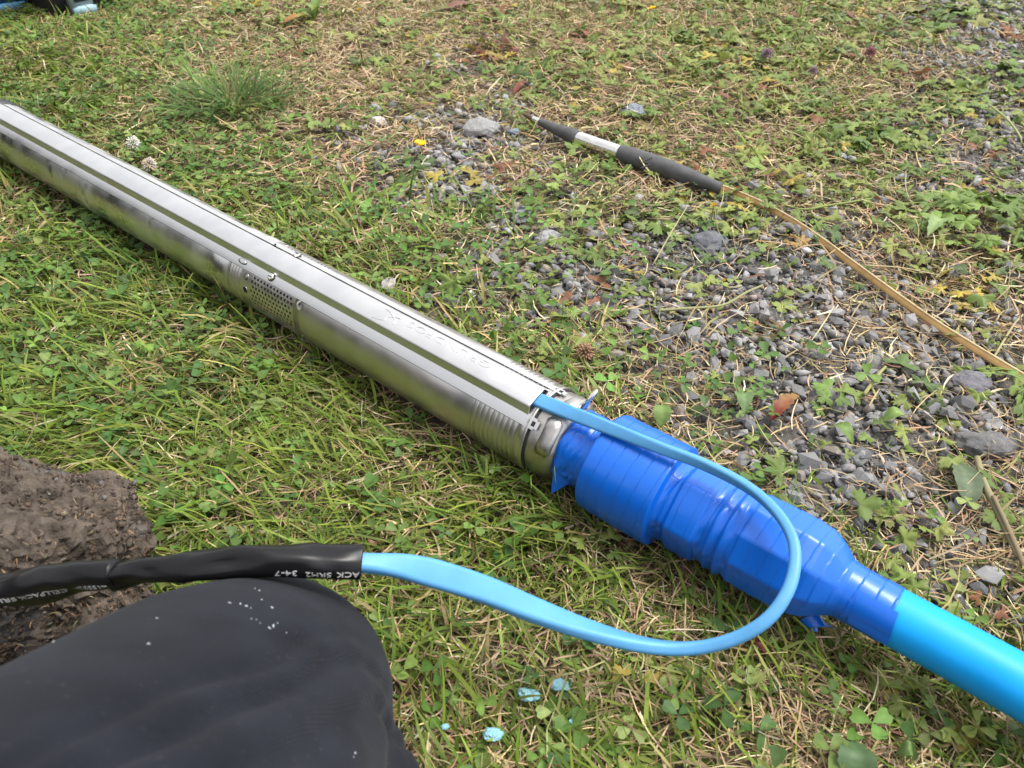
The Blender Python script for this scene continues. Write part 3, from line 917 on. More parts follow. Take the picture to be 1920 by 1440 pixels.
# ================================================================== TAPED COUPLING
coup = empty('taped_coupling', AX + DX * 0.15 - ZX * 0.06)
tag(coup, 'lumpy pipe coupling wrapped in dark blue tape at the end of the steel pump', 'coupling')
stn = [(0.3140, 0.0350, 0, 0), (0.3125, 0.0400, 0, 0), (0.309, 0.0420, 0, 0), (0.302, 0.0405, 0, 0), (0.294, 0.0392, 0, 0), (0.284, 0.0400, 0, 0), (0.2775, 0.0415, 0, 0), (0.2755, 0.0440, 0, 0),
       (0.2748, 0.0520, 0, 0), (0.2735, 0.0534, 0, 0), (0.262, 0.0538, 0, 0), (0.210, 0.0540, 0, 0), (0.1965, 0.0540, 0, 0), (0.1950, 0.0535, 0, 0), (0.1940, 0.0455, 0.2, 0), (0.1900, 0.0430, 0.5, 0),
       (0.1830, 0.0440, 1, 6), (0.1790, 0.0478, 1, 6), (0.160, 0.0478, 1, 6), (0.1520, 0.0474, 1, 6), (0.1485, 0.0425, 0.6, 6), (0.1440, 0.0405, 0, 6), (0.1400, 0.0415, 0, 0), (0.1370, 0.0440, 0, 0), (0.1330, 0.0425, 0, 0),
       (0.1300, 0.0410, 0, 0), (0.1260, 0.0448, 0, 0), (0.1225, 0.0435, 0, 0), (0.1195, 0.0418, 0, 0), (0.1150, 0.0450, 1, 10), (0.1120, 0.0470, 1, 10), (0.0900, 0.0472, 1, 10), (0.0640, 0.0468, 1, 10), (0.0500, 0.0448, 1, 10),
       (0.0400, 0.0400, 0.8, 10), (0.0310, 0.0330, 0.5, 10), (0.0250, 0.0280, 0.2, 0), (0.0210, 0.0262, 0, 0), (0.0100, 0.0258, 0, 0), (-0.0190, 0.0257, 0, 0)]
stn = np.array(stn)


def cshift(s):
    return 0.0052 * (1 - smoothstep(0.02, 0.26, s))


ss = np.arange(0.3140, -0.0191, -0.0008)
rr = np.interp(-ss, -stn[:, 0], stn[:, 1]); kk = np.interp(-ss, -stn[:, 0], stn[:, 2])
nfac = np.where(ss > 0.13, 6, 10)
m_ = 128
ph = np.linspace(0, 360, m_, endpoint=False)
S_, PH = np.meshgrid(ss, ph, indexing='ij')
seg = (360.0 / nfac)[:, None]
locp = (PH - 12) % seg - seg / 2
poly = np.cos(np.radians(seg / 2)) / np.cos(np.radians(np.clip(locp, -seg / 2 * 0.96, seg / 2 * 0.96)))
Rr = rr[:, None] * (1 + kk[:, None] * (poly / np.cos(np.radians(seg / 2)) ** 0.0 - 1) * np.where(nfac[:, None] == 6, 0.62, 1.0))
# spiral lap edges of the tape
turn = ((S_ + PH / 360 * 0.013 + 0.0016 * vn3(np.stack([S_ * 40, PH / 60, PH * 0], -1), 5)) / 0.0145) % 1.0
Rr = Rr + 0.00095 * (turn ** 0.6 - 0.5) * np.where(kk[:, None] > 0.5, 0.8, 1.0)
# crumples where it was pulled round the head, and folds in the waists
crump = smoothstep(0.277, 0.286, S_)
cr = np.abs(vn3(np.stack([S_ * 75 + PH * 0.022, PH / 58.0, PH * 0 + 0.3], -1), 21)) + 0.35 * np.abs(vn3(np.stack([S_ * 150 + PH * 0.03, PH / 40.0, PH * 0 + 2.3], -1), 22))
Rr = Rr + crump * (0.0052 * cr - 0.0022)
waist = smoothstep(0.115, 0.120, S_) * (1 - smoothstep(0.146, 0.151, S_)) + smoothstep(0.181, 0.185, S_) * (1 - smoothstep(0.190, 0.194, S_))
Rr = Rr + waist * 0.0024 * np.abs(vn3(np.stack([S_ * 120 + PH * 0.03, PH / 60.0, PH * 0 + 7.1], -1), 23))
Rr = Rr + 0.0009 * vn3(np.stack([S_ * 60, PH / 50.0, PH * 0 + 4.0], -1), 24) * (0.35 + 0.65 * (waist + crump).clip(0, 1))
V = cyl_pt(S_, PH, Rr, cshift(S_)).reshape(-1, 3)
mk('tape_wrap', V, grid_faces(len(ss), m_) + [tuple(range(m_ - 1, -1, -1)), tuple((len(ss) - 1) * m_ + j for j in range(m_))], M_tape, coup)
# the loose flap by the head, pulled to a point
fa, fb, fc_, fd = cyl_pt(0.3105, 20, 0.0425), cyl_pt(0.291, -20, 0.0395), cyl_pt(0.3095, -40, 0.0400), cyl_pt(0.3050, -30, 0.0580)
rows_ = []
for i, t_ in enumerate(np.linspace(0, 1, 9)):
    k_ = t_ ** 0.8
    e1_ = fa * (1 - k_) + fd * k_; e2_ = (fb * (1 - k_) + fd * k_); md_ = (e1_ + e2_) / 2 + (NX * 0.5 + DX * 0.5) * 0.006 * (1 - t_)
    bk_ = fc_ * (1 - k_) + fd * k_
    rows_.append([e1_, md_, e2_, bk_])
mk('tape_flap', np.array(rows_).reshape(-1, 3), grid_faces(9, 4) + [(0, 1, 2, 3), (35, 34, 33, 32)], M_tape, coup, smooth=False)
# loose end of the tape lying on the pipe
rows_ = []
for i, p_ in enumerate(np.linspace(60, -8, 14)):
    lift = 0.0004 + 0.0016 * max(0, i - 10) / 3
    rows_.append([cyl_pt(0.0115 - 0.004 * i / 13, p_, 0.0260 + lift, cshift(0.0)), cyl_pt(-0.0225 - 0.004 * i / 13, p_, 0.0260 + lift, cshift(0.0)),
                  cyl_pt(-0.0225 - 0.004 * i / 13, p_, 0.0257 + lift, cshift(0.0)), cyl_pt(0.0115 - 0.004 * i / 13, p_, 0.0257 + lift, cshift(0.0))])
mk('tape_end', np.array(rows_).reshape(-1, 3), grid_faces(14, 4) + [(0, 1, 2, 3), (55, 54, 53, 52)], M_tape, coup, smooth=False)
# curled scrap of tape under the coupling
P_ = cyl_pt(0.034, -62, 0.036) + np.array([[0.010 * math.cos(a) + 0.003, 0.004 * a / 5 - 0.006, 0.006 * math.sin(a) - 0.004] for a in np.linspace(0, 5, 16)])
mk('tape_curl', *flat_sweep(P_, np.tile(DX * 1.0 + ZX * 0.2, (16, 1)), ribbon_section(0.005, 0.0004)), M_tape, coup)

# ================================================================== WATER PIPE
pts = []
for s in np.linspace(0.012, -1.6, 60):
    drop = -0.031 * smoothstep(0.10, 0.55, -s)
    pts.append(AX + s * DX + ZX * (0.0052 + drop) + NX * (-0.05) * max(0, -s - 0.2) ** 2)
V, Fc = tube(pts, 0.0251, 48)
pipe = mk('water_pipe', V, Fc, M_pipe, loc=AX - DX * 0.3 - ZX * 0.06)
tag(pipe, 'bright cyan plastic water pipe running out of the blue taped coupling', 'pipe')

# ================================================================== POWER CABLE
cable = empty('power_cable', at(1290, 1218, 0.0))
tag(cable, 'flat pale blue cable looping from the pump into a black sleeve over the knee', 'cable')
ctl = []   # u, v, z, then how far the flat side lies across (1) or stands on edge (0)
ctl_p = [AX + DX * s + ER * 0.0506 for s in (0.46, 0.40, 0.36)]
ctl_w = [EW, EW, EW]
way = [(1120, 794, .1175), (1238, 840, .1245), (1318, 870, .128), (1398, 911, .130), (1452, 956, .131), (1485, 1008, .130), (1490, 1062, .125), (1472, 1118, .116), (1432, 1167, .103),
       (1368, 1201, .086), (1290, 1216, .074), (1205, 1209, .074), (1100, 1180, .088), (1000, 1143, .110), (920, 1110, .132), (840, 1083, .153), (760, 1063, .171), (690, 1056, .183), (640, 1054, .187)]
vdir = ray(1250, 1050); vdir = vdir / np.linalg.norm(vdir)
Tp = [at(u, v, z) for u, v, z in way]
allp = np.array(ctl_p + Tp)
edge = [0, 0, 0, 0.0, 0.18, 0.38, 0.62, 0.85, 0.95, 1.0, 1.0, 1.0, 1.0, 0.95, 0.85, 0.62, 0.40, 0.22, 0.10, 0.12, 0.30, 0.35]
dense = crom(np.column_stack([allp, edge]), 9)
P_, ed = dense[:, :3], np.clip(dense[:, 3], 0, 1)
T_ = np.gradient(P_, axis=0); T_ /= np.linalg.norm(T_, axis=1)[:, None]
W_ = []
for i in range(len(P_)):
    vd = P_[i] - np.array([0, 0, H]); vd /= np.linalg.norm(vd)
    if i < 22:
        flat = EW - T_[i] * (EW @ T_[i])
    else:
        flat = np.cross(T_[i], vd)                       # face-on
    flat = flat / np.linalg.norm(flat)
    if i >= 22 and flat @ W_[-1] < 0 and ed[i] < 0.5: flat = -flat
    stand = vd - T_[i] * (vd @ T_[i]); stand /= np.linalg.norm(stand)
    if stand @ (W_[-1] if W_ else flat) < 0: stand = -stand
    wv_ = flat * math.cos(ed[i] * math.pi / 2) + stand * math.sin(ed[i] * math.pi / 2)
    if W_ and wv_ @ W_[-1] < 0: wv_ = -wv_
    W_.append(wv_ / np.linalg.norm(wv_))
W_ = np.array(W_)
for _ in range(12):
    W_[1:-1] = 0.25 * W_[:-2] + 0.5 * W_[1:-1] + 0.25 * W_[2:]
    W_ /= np.linalg.norm(W_, axis=1)[:, None]
nP = len(P_)
iP = np.arange(nP)
hw_ = 0.0080 - 0.0024 * smoothstep(18, 40, iP) + 0.0050 * smoothstep(85, 150, iP) - 0.0036 * smoothstep(nP - 26, nP - 9, iP)
th_ = 0.0038 + 0.0016 * smoothstep(40, 100, iP)
mk('cable_core', *flat_sweep(P_, W_, [ribbon_section(a_, c_, 6) for a_, c_ in zip(hw_, th_)]), M_cable, cable)


def shrink(way_, r0, seed, name, sq):
    """lumpy heat shrunk sleeve; returns object, path, radius function"""
    Pc = crom(np.array([np.append(at(u, v, z), r_) for u, v, z, r_ in way_]), 12)
    P_, R_ = Pc[:, :3], Pc[:, 3]
    n, m = len(P_), 28
    T_ = np.gradient(P_, axis=0); T_ /= np.linalg.norm(T_, axis=1)[:, None]
    V, fr = [], []
    arc = np.concatenate([[0], np.cumsum(np.linalg.norm(np.diff(P_, axis=0), axis=1))])
    for i in range(n):
        vd = np.array([0, 0, H]) - P_[i]; vd -= T_[i] * (vd @ T_[i]); vd /= np.linalg.norm(vd)   # towards the viewer's side
        dn = np.cross(T_[i], vd)
        if dn[2] > 0 and abs(dn[2]) > 0.2: dn = -dn
        if (dn @ np.array([0, 1, 0])) > 0: dn = -dn
        a = np.arange(m) * 2 * np.pi / m
        Q = np.stack([np.full(m, arc[i] * 34), 1.1 * np.cos(a), 1.1 * np.sin(a)], -1)
        lump = 1 + 0.24 * vn3(Q, seed) * sq + 0.08 * vn3(Q * 2.1, seed + 1) * sq
        V.append(P_[i] + (R_[i] * lump)[:, None] * (np.cos(a)[:, None] * vd + np.sin(a)[:, None] * dn))
        fr.append((vd, dn))
    o = mk(name, np.concatenate(V), grid_faces(n, m) + [tuple(range(m - 1, -1, -1)), tuple((n - 1) * m + j for j in range(m))], M_shrink, cable)
    return o, P_, R_, arc, fr, seed, sq


def wrap_print(sl, body, arc0, arc1, ang, height):
    """white print wrapped on a sleeve, running from arc0 to arc1 at angle ang below the viewer-facing line"""
    o, P_, R_, arc, fr, seed, sq = sl
    tv, tf = text_mesh(body, 1.0)
    x = (tv[:, 0] - tv[:, 0].min()) / (tv[:, 0].max() - tv[:, 0].min()); y = tv[:, 1] / 0.7
    V = []
    for xi, yi, zi in zip(x, y, tv[:, 2]):
        s = arc0 + (arc1 - arc0) * xi
        i = int(np.clip(np.searchsorted(arc, s) - 1, 0, len(arc) - 2)); t_ = (s - arc[i]) / (arc[i + 1] - arc[i])
        c = P_[i] * (1 - t_) + P_[i + 1] * t_
        vd = fr[i][0] * (1 - t_) + fr[i + 1][0] * t_; dn = fr[i][1] * (1 - t_) + fr[i + 1][1] * t_
        r_ = R_[i] * (1 - t_) + R_[i + 1] * t_
        a = ang + (yi * height) / r_                     # letter tops point down towards the viewer
        q = np.array([[s * 34, 1.1 * math.cos(a), 1.1 * math.sin(a)]])
        lump = 1 + 0.24 * vn3(q, seed)[0] * sq + 0.08 * vn3(q * 2.1, seed + 1)[0] * sq
        V.append(c + (r_ * lump + (0.0004 if zi > 0 else 0.0001)) * (math.cos(a) * vd + math.sin(a) * dn))
    mk('printed_text', V, tf, M_print, o, smooth=False)


s1 = shrink([(679, 1056, .1845, .0112), (640, 1054, .187, .0116), (580, 1050, .190, .0124), (510, 1050, .192, .0126), (440, 1054, .192, .0122), (370, 1062, .190, .0112), (300, 1069, .187, .0100), (250, 1072, .183, .0098),
             (210, 1078, .180, .0100)], 0.012, 41, 'heat_shrink_sleeve', 1.0)
s2 = shrink([(222, 1076, .181, .0112), (200, 1078, .179, .0124), (150, 1082, .175, .0128), (90, 1090, .170, .0130), (30, 1101, .164, .0128), (-40, 1112, .157, .0096), (-160, 1130, .142, .0096), (-330, 1180, .10, .0096), (-520, 1260, .05, .0096),
             (-760, 1400, .02, .0096)], 0.011, 43, 'heat_shrink_sleeve', 1.0)
LN1 = s1[3][-1]


def arc_at(sl, u):
    P_ = sl[1]; uu_ = np.array([project(q[0], q[1], q[2])[0] for q in P_]); i = int(np.argmin(abs(uu_ - u))); return sl[3][i]


wrap_print(s1, 'ACK', arc_at(s1, 676), arc_at(s1, 637), 0.62, 0.0036)
wrap_print(s1, 'SRH2', arc_at(s1, 626), arc_at(s1, 578), 0.62, 0.0036)
wrap_print(s1, '34-7', arc_at(s1, 566), arc_at(s1, 520), 0.58, 0.0036)
wrap_print(s2, '<15532>', arc_at(s2, 214), arc_at(s2, 154), 0.62, 0.0040)
wrap_print(s2, 'CELLPACK', arc_at(s2, 140), arc_at(s2, 53), 0.62, 0.0041)
wrap_print(s2, 'SRH2', arc_at(s2, 44), arc_at(s2, -6), 0.62, 0.0036)

# ================================================================== KNEELING PERSON
person = empty('person', (-0.15, 0.1, 0.0))
tag(person, 'kneeling person in dark navy trousers, one knee on the grass beside the brown rock', 'person')
KC = np.array([-0.196, 0.290, 0.080])


def capsule_chain(chain):
    bm = bmesh.new()
    for (p0, r0), (p1, r1) in zip(chain[:-1], chain[1:]):
        p0, p1 = np.array(p0), np.array(p1)
        for t_ in np.linspace(0, 1, max(3, int(np.linalg.norm(p1 - p0) / 0.012))):
            c = p0 * (1 - t_) + p1 * t_
            bmesh.ops.create_uvsphere(bm, u_segments=20, v_segments=12, radius=r0 * (1 - t_) + r1 * t_, matrix=Matrix.Translation(Vector(c)))
    me = bpy.data.meshes.new('trouser_leg'); bm.to_mesh(me); bm.free()
    return me


LEG = [((-0.165, -0.07, 0.36), 0.135), ((-0.185, 0.08, 0.26), 0.122), ((-0.188, 0.20, 0.160), 0.112), ((-0.184, 0.272, 0.094), 0.098), ((-0.180, 0.262, 0.080), 0.084)]
SHIN = [((-0.170, 0.262, 0.072), 0.076), ((-0.098, 0.14, 0.070), 0.080), ((-0.105, -0.06, 0.058), 0.055), ((-0.085, -0.14, 0.052), 0.044)]
me = capsule_chain(LEG); me2 = capsule_chain(SHIN)
bm = bmesh.new(); bm.from_mesh(me); bm.from_mesh(me2); bm.to_mesh(me); bm.free()
tmp = bpy.data.objects.new('trouser_leg', me); COL.objects.link(tmp)
md = tmp.modifiers.new('r', 'REMESH'); md.mode = 'VOXEL'; md.voxel_size = 0.0055
md = tmp.modifiers.new('s', 'SMOOTH'); md.factor = 0.6; md.iterations = 14
bpy.context.view_layer.update()
em = bpy.data.meshes.new_from_object(tmp.evaluated_get(bpy.context.evaluated_depsgraph_get()))
V = np.array([v.co[:] for v in em.vertices]); Fc = [tuple(p_.vertices) for p_ in em.polygons]
NV = np.array([v.normal[:] for v in em.vertices])
bpy.data.objects.remove(tmp)
fold = 0.0016 * fbm(V * np.array([9, 5, 5]), 60, 3)
dk = np.linalg.norm(V - np.array([-0.12, 0.20, 0.10]), axis=1)
fold += 0.0025 * np.exp(-(dk / 0.06) ** 2) * np.sin((V[:, 2] + 0.6 * V[:, 1]) * 150 + 3 * vn3(V * 18, 61))
cr_ = (V[:, 0] + 0.11) * 0.9 - 0.25 * (V[:, 1] - 0.2) + 0.012 * vn3(V * 14, 62)
for c0, am in ((0.0, 0.006), (-0.018, 0.0035), (0.020, 0.005)):
    fold += -am * np.exp(-((cr_ - c0) / 0.005) ** 2) * (1 - smoothstep(0.22, 0.32, V[:, 1]))
V = V + NV * fold[:, None]
V[:, 2] = np.maximum(V[:, 2], 0.004)
leg = mk('trouser_leg', V, Fc, M_cloth, person)
bvh = BVHTree.FromPolygons([tuple(q) for q in V], Fc)
# shoe behind
sh = []
for t_, (wd, ht) in zip(np.linspace(0, 1, 9), [(0.6, 0.8), (0.9, 1.0), (1, 1), (0.9, 0.9), (0.85, 0.8), (0.95, 0.7), (1.0, 0.62), (0.9, 0.5), (0.5, 0.3)]):
    a = np.linspace(0, 2 * np.pi, 20, endpoint=False)
    c = np.array([-0.080, -0.12, 0.055]) + t_ * np.array([0.03, -0.19, -0.022])
    sh.append(np.stack([c[0] + 0.042 * wd * np.sign(np.cos(a)) * np.abs(np.cos(a)) ** 0.8, np.full(20, c[1]), np.maximum(0.006, c[2] + 0.045 * ht * np.sin(a))], 1))
mk('shoe', np.concatenate(sh), grid_faces(9, 20) + [tuple(range(19, -1, -1)), tuple(160 + j for j in range(20))], M_blackpl, person)
# paint flecks stuck to the cloth
flecks = []
for u, v, r_ in [(321, 1099, 6), (300, 1108, 3), (311, 1103, 2), (430, 1131, 5), (450, 1133, 6), (462, 1137, 4), (470, 1141, 3), (490, 1125, 3), (486, 1108, 4), (478, 1104, 2), (510, 1140, 4), (512, 1174, 8), (504, 1178, 5), (520, 1169, 4),
                 (471, 1161, 2), (480, 1163, 2), (487, 1169, 2), (294, 1160, 3), (279, 1208, 4), (101, 1204, 3), (536, 1187, 2), (665, 1412, 4), (662, 1420, 3)]:
    d = Vector(ray(u, v)).normalized()
    hit, nrm, _, dist = bvh.ray_cast(Vector((0, 0, H)), d)
    if hit is None: continue
    nrm = np.array(nrm); t1 = np.cross(nrm, [0, 0, 1.0]); t1 /= np.linalg.norm(t1); t2 = np.cross(nrm, t1)
    k = 11; a = np.arange(k) * 2 * np.pi / k
    rad = r_ * 0.72 * dist / F * rng.uniform(0.15, 1.3, k)
    qq = rng.uniform(0, 3.14); t1, t2 = t1 * math.cos(qq) + t2 * math.sin(qq), (t2 * math.cos(qq) - t1 * math.sin(qq)) * 0.75
    ring = np.array(hit) + nrm * 0.0002 + rad[:, None] * (np.cos(a)[:, None] * t1 + 0.7 * np.sin(a)[:, None] * t2)
    ring2 = np.array(hit) + nrm * 0.0006 + 0.7 * (ring - np.array(hit) - nrm * 0.0002)
    flecks.append((np.concatenate([ring, ring2]), grid_faces(2, k) + [tuple(range(k, 2 * k))]))
fk = mk('paint_flecks', *joinp(flecks), M_paint, leg, smooth=False)
fk['kind'] = 'stuff'

# ================================================================== BROWN ROCK
def boulder(name, c, size, seed, mat_, sub=5, rough=0.16, cuts=9, label=None, cat='stone', col=None, flat=True, sink=0.3, yaw=0.0):
    bm = bmesh.new(); bmesh.ops.create_icosphere(bm, subdivisions=sub, radius=1.0)
    V = np.array([v.co[:] for v in bm.verts]); Fc = [tuple(v.index for v in f_.verts) for f_ in bm.faces]; bm.free()
    r = np.random.default_rng(seed)
    for k in range(cuts):
        d = r.normal(size=3); d /= np.linalg.norm(d); cc = r.uniform(0.6, 0.9)
        V = V - np.maximum(V @ d - cc, 0)[:, None] * d * 0.85
    N0 = V / np.linalg.norm(V, axis=1)[:, None]
    V = V + N0 * (rough * fbm(V * 2.2 + seed, seed, 5))[:, None]
    V = V * np.asarray(size)
    cy_, sy_ = math.cos(yaw), math.sin(yaw)
    V = np.stack([V[:, 0] * cy_ - V[:, 1] * sy_, V[:, 0] * sy_ + V[:, 1] * cy_, V[:, 2]], 1)
    c = np.array([c[0], c[1], c[2]])
    o = mk(name, V + c, Fc, mat_, loc=(c[0], c[1], 0.0), smooth=not flat, col=None if col is None else np.tile([col], (len(V), 1)))
    if label: tag(o, label, cat)
    return o


rc = at(20, 1075, 0.05)
rock = boulder('rock', (rc[0] - 0.040, rc[1] + 0.012, 0.040), (0.205, 0.160, 0.115), 12, M_rock, sub=6, rough=0.18, label='large rough brown rock with dead moss beside the kneeling knee', cat='rock', flat=True, cuts=7, yaw=-0.45)
me = rock.data
RV = np.array([v.co[:] for v in me.vertices]) + np.array(rock.location); RN = np.array([v.normal[:] for v in me.vertices])
dspl = 0.010 * (np.abs(vn3(RV * 55, 70)) - 0.4) + 0.006 * (np.abs(vn3(RV * 120, 71)) - 0.4) + 0.004 * vn3(RV * 260, 74) + 0.008 * vn3(RV * 28, 72)
me.vertices.foreach_set('co', (RV + RN * dspl[:, None] - np.array(rock.location)).astype(np.float32).ravel())
me.update()
acc = Acc()
ok = np.nonzero((RN[:, 2] > 0.15) & (RV[:, 2] > 0.03))[0]
pk = rng.choice(ok, 5500)
pk = pk[rng.random(len(pk)) < np.clip(0.35 + 0.9 * vn3(RV[pk] * 14, 73), 0, 1)]
n = len(pk)
blades(acc, RV[pk, 0], RV[pk, 1], RV[pk, 2], rng.uniform(0, 6.28, n), rng.uniform(0.003, 0.009, n), rng.uniform(0.0005, 0.0011, n), rng.normal(0.6, 0.5, n), rng.normal(0.8, 0.6, n),
       mixcol(n, [(0.14, 0.09, 0.05), (0.09, 0.065, 0.04), (0.21, 0.145, 0.08)], [3, 3, 1], 0.25), tip=np.full(n, 0.3))
moss = acc.build('moss', M_straw, rock)
moss.location = -Vector(rock.location)
moss['kind'] = 'stuff'
acc = Acc(); pk = rng.choice(np.nonzero(RV[:, 2] > 0.01)[0], 7500); n = len(pk)
for t_ in range(6):
    s_ = np.arange(t_, n, 6)
    stamp(acc, CHIPS[t_][0], CHIPS[t_][1], rot(rng.uniform(0, 6.28, len(s_)), rng.normal(0, 1, len(s_)), rng.normal(0, 1, len(s_))), np.clip(rng.lognormal(math.log(0.0017), 0.45, len(s_)), 0.0008, 0.0045), RV[pk[s_]] + RN[pk[s_]] * 0.001,
          mixcol(len(s_), [(0.075, 0.055, 0.040), (0.05, 0.037, 0.028), (0.105, 0.085, 0.066), (0.13, 0.12, 0.11)], [4, 3, 2, 0.4], 0.22, 0.1))
grit = acc.build('grit', M_gravel, rock, smooth=False); grit.location = -Vector(rock.location); grit['kind'] = 'stuff'

# ================================================================== SMALLER STONES
for u, v, wpx, asp, seed, colr, lab in [
    (900, 242, 80, 0.6, 31, (0.22, 0.218, 0.215), 'flat grey stone lying left of the probe tip'),
    (1188, 208, 42, 0.85, 32, (0.16, 0.18, 0.215), 'blue grey stone in the weeds behind the black probe sleeve'),
    (1027, 447, 48, 0.7, 33, (0.24, 0.24, 0.245), 'rounded grey stone in the gravel in front of the probe sleeve'),
    (978, 400, 34, 1.2, 34, (0.17, 0.175, 0.185), 'upright dark grey splinter of stone in the grassy gravel'),
    (1325, 450, 66, 0.7, 35, (0.115, 0.12, 0.135), 'dark grey stone beneath the yellow flower bud beside the tan cord'),
    (1822, 718, 66, 0.65, 36, (0.135, 0.13, 0.145), 'dark smooth stone just below the tan cord'),
    (1842, 832, 92, 0.5, 37, (0.12, 0.118, 0.118), 'broad dark flat stone half buried under the dry stems'),
    (1256, 425, 19, 0.9, 38, (0.52, 0.50, 0.46), 'small white pebble in the gravel right of the grassy patch'),
    (728, 529, 30, 1.1, 39, (0.33, 0.31, 0.29), 'pale stone chip touching the far side of the pump'),
    (708, 228, 36, 0.45, 40, (0.44, 0.42, 0.41), 'pale flat stone in dry grass left of the flat grey stone'),
    (963, 246, 26, 0.6, 45, (0.16, 0.18, 0.21), 'small slate chip between the flat grey stone and the probe'),
    (1575, 292, 26, 0.7, 46, (0.17, 0.185, 0.21), 'small blue grey stone under buttercup leaves above the tan cord'),
    (1650, 375, 38, 0.6, 47, (0.14, 0.15, 0.165), 'dark stone just above the upper tan cord'),
    (1562, 645, 20, 0.9, 48, (0.50, 0.50, 0.50), 'tiny white pebble in the middle of the gravel'),
    (1690, 330, 30, 0.7, 49, (0.27, 0.275, 0.28), 'pale grey stone at the edge of the right hand gravel patch')]:
    p0 = at(u, v, 0.008); dpt = project(p0[0], p0[1], 0.0)[2]
    r_ = wpx / 2 * dpt / F
    boulder('stone', (p0[0], p0[1], 0.004 + r_ * 0.12), (r_ * 1.12, r_ * asp * 1.45, r_ * 0.55), seed, M_gravel, sub=4, rough=0.13, label=lab, cat='stone', col=colr, yaw=rng.uniform(-0.4, 0.4))

# ================================================================== PROBE WITH TAN CORD
probe = empty('cable_probe', at(1160, 285, 0.0))
tag(probe, 'tapered probe of black sleeves and silver ferrules on a flat tan cord', 'probe')


def prb(lst, mat_, name, m=24):
    A_ = np.array([np.append(at(u, v, z), r_) for u, v, z, r_ in lst])
    D_ = crom(A_, 6)
    return mk(name, *tube(D_[:, :3], D_[:, 3], m), mat_, probe)


zt = 0.024
prb([(982, 214, .020, .0024), (988, 217, .020, .0040), (1003, 224, .021, .0050)], M_rust, 'rusty_tip')
prb([(1000, 222.5, .021, .0058), (1016, 230.5, .022, .0062)], M_chrome, 'ferrule')
prb([(1013, 229, .022, .0074), (1025, 234, .023, .0090), (1050, 245, .024, .0118), (1072, 254, .024, .0143), (1084, 259.5, .024, .0146)], M_rodblk, 'sleeve')
prb([(1080, 258, .024, .0134), (1120, 272, .024, .0134), (1168, 288, .024, .0134)], M_chrome, 'ferrule')
prb([(1163, 287, .024, .0158), (1175, 291, .024, .0166), (1210, 303, .024, .0176), (1245, 315, .024, .0172), (1290, 331, .024, .0146), (1330, 345, .023, .0106), (1351, 353, .022, .0096)], M_rodblk, 'sleeve')
cw = [(1340, 348.5, .021), (1370, 359, .019), (1420, 380, .017), (1480, 412, .016), (1540, 452, .016), (1600, 497, .016), (1680, 556, .015), (1760, 612, .015), (1840, 662, .015), (1920, 710, .015), (2050, 785, .014), (2250, 900, .012), (2500, 1040, .012), (3100, 1360, .010), (3900, 1700, .010)]
Pq = crom(np.array([at(*q) for q in cw]), 8)
Wq = np.tile([[0.25, 0.55, 0.8]], (len(Pq), 1))
Wq[:, :] += np.linspace(0, 1, len(Pq))[:, None] * np.array([0.3, -0.2, -0.35])
mk('tan_cord', *flat_sweep(Pq, Wq, ribbon_section(0.0049, 0.0018, 3)), M_tan, probe)
Tq = np.gradient(Pq, axis=0); Tq /= np.linalg.norm(Tq, axis=1)[:, None]
Wn = Wq - Tq * np.sum(Wq * Tq, 1)[:, None]; Wn /= np.linalg.norm(Wn, axis=1)[:, None]
mk('pale_edge', *flat_sweep(Pq + Wn * 0.0046, Wq, ribbon_section(0.0016, 0.0024, 3)), M_tan2, probe)
cut = crom([at(1222, 296, .042), at(1206, 303, .0445), at(1218, 308, .043), at(1200, 316, .041)], 5)
mk('torn_scar', *tube(cut, 0.0016, 6), M_hole_and_shade, probe)

# ================================================================== CASES AT THE BACK
def frame_from(p0, p1):
    ex = np.array([p1[0] - p0[0], p1[1] - p0[1], 0.0]); ln = np.linalg.norm(ex); ex /= ln
    ey = np.array([-ex[1], ex[0], 0.0])
    if ey[1] < 0: ey = -ey
    return ex, ey, ln


p0, p1 = at(118, 35, 0.0), at(262, 4, 0.0)
ex, ey, ln = frame_from(p0, p1)
tb = empty('tool_case', (p0 + p1) / 2 + ey * 0.16)
tag(tb, 'black plastic tool case with a grey blue latch standing on the grass', 'tool case')
c = (p0 + p1) / 2 + ey * 0.16
mk('body', *box(c + ZX * 0.11, ex, ey, ZX, ln / 2 + 0.02, 0.155, 0.105, 0.012), M_blackpl, tb)
mk('lid', *box(c + ZX * 0.245, ex, ey, ZX, ln / 2 + 0.028, 0.163, 0.028, 0.012), M_blackpl, tb)
mk('handle', *tube(crom([c + ZX * .27 - ex * .06, c + ZX * .305 - ex * .055, c + ZX * .312, c + ZX * .305 + ex * .055, c + ZX * .27 + ex * .06], 6), 0.009, 10), M_blackpl, tb)
lc = at(174, 24, 0.02); q = (lc - p0) @ ex
lp = p0 + ex * q + ey * (-0.002)
la = mk('latch', *box(lp + ZX * 0.085 - ey * 0.012, ex, ey, ZX, 0.032, 0.016, 0.080, 0.006), M_latch, tb)
mk('latch_window', *box(lp + ZX * 0.047 - ey * 0.0285, ex, ey, ZX, 0.021, 0.0022, 0.0065, 0.001), M_hole_and_shade, la)
mk('latch_lip', *box(lp + ZX * 0.018 - ey * 0.034, ex, ey, ZX, 0.032, 0.008, 0.013, 0.004), M_lip, la)
for k in (-1, 1):
    mk('side_rib', *box(c + ex * (k * (ln / 2 + 0.024)) + ZX * 0.10, ex, ey, ZX, 0.006, 0.02, 0.085, 0.003), M_blackpl, tb)

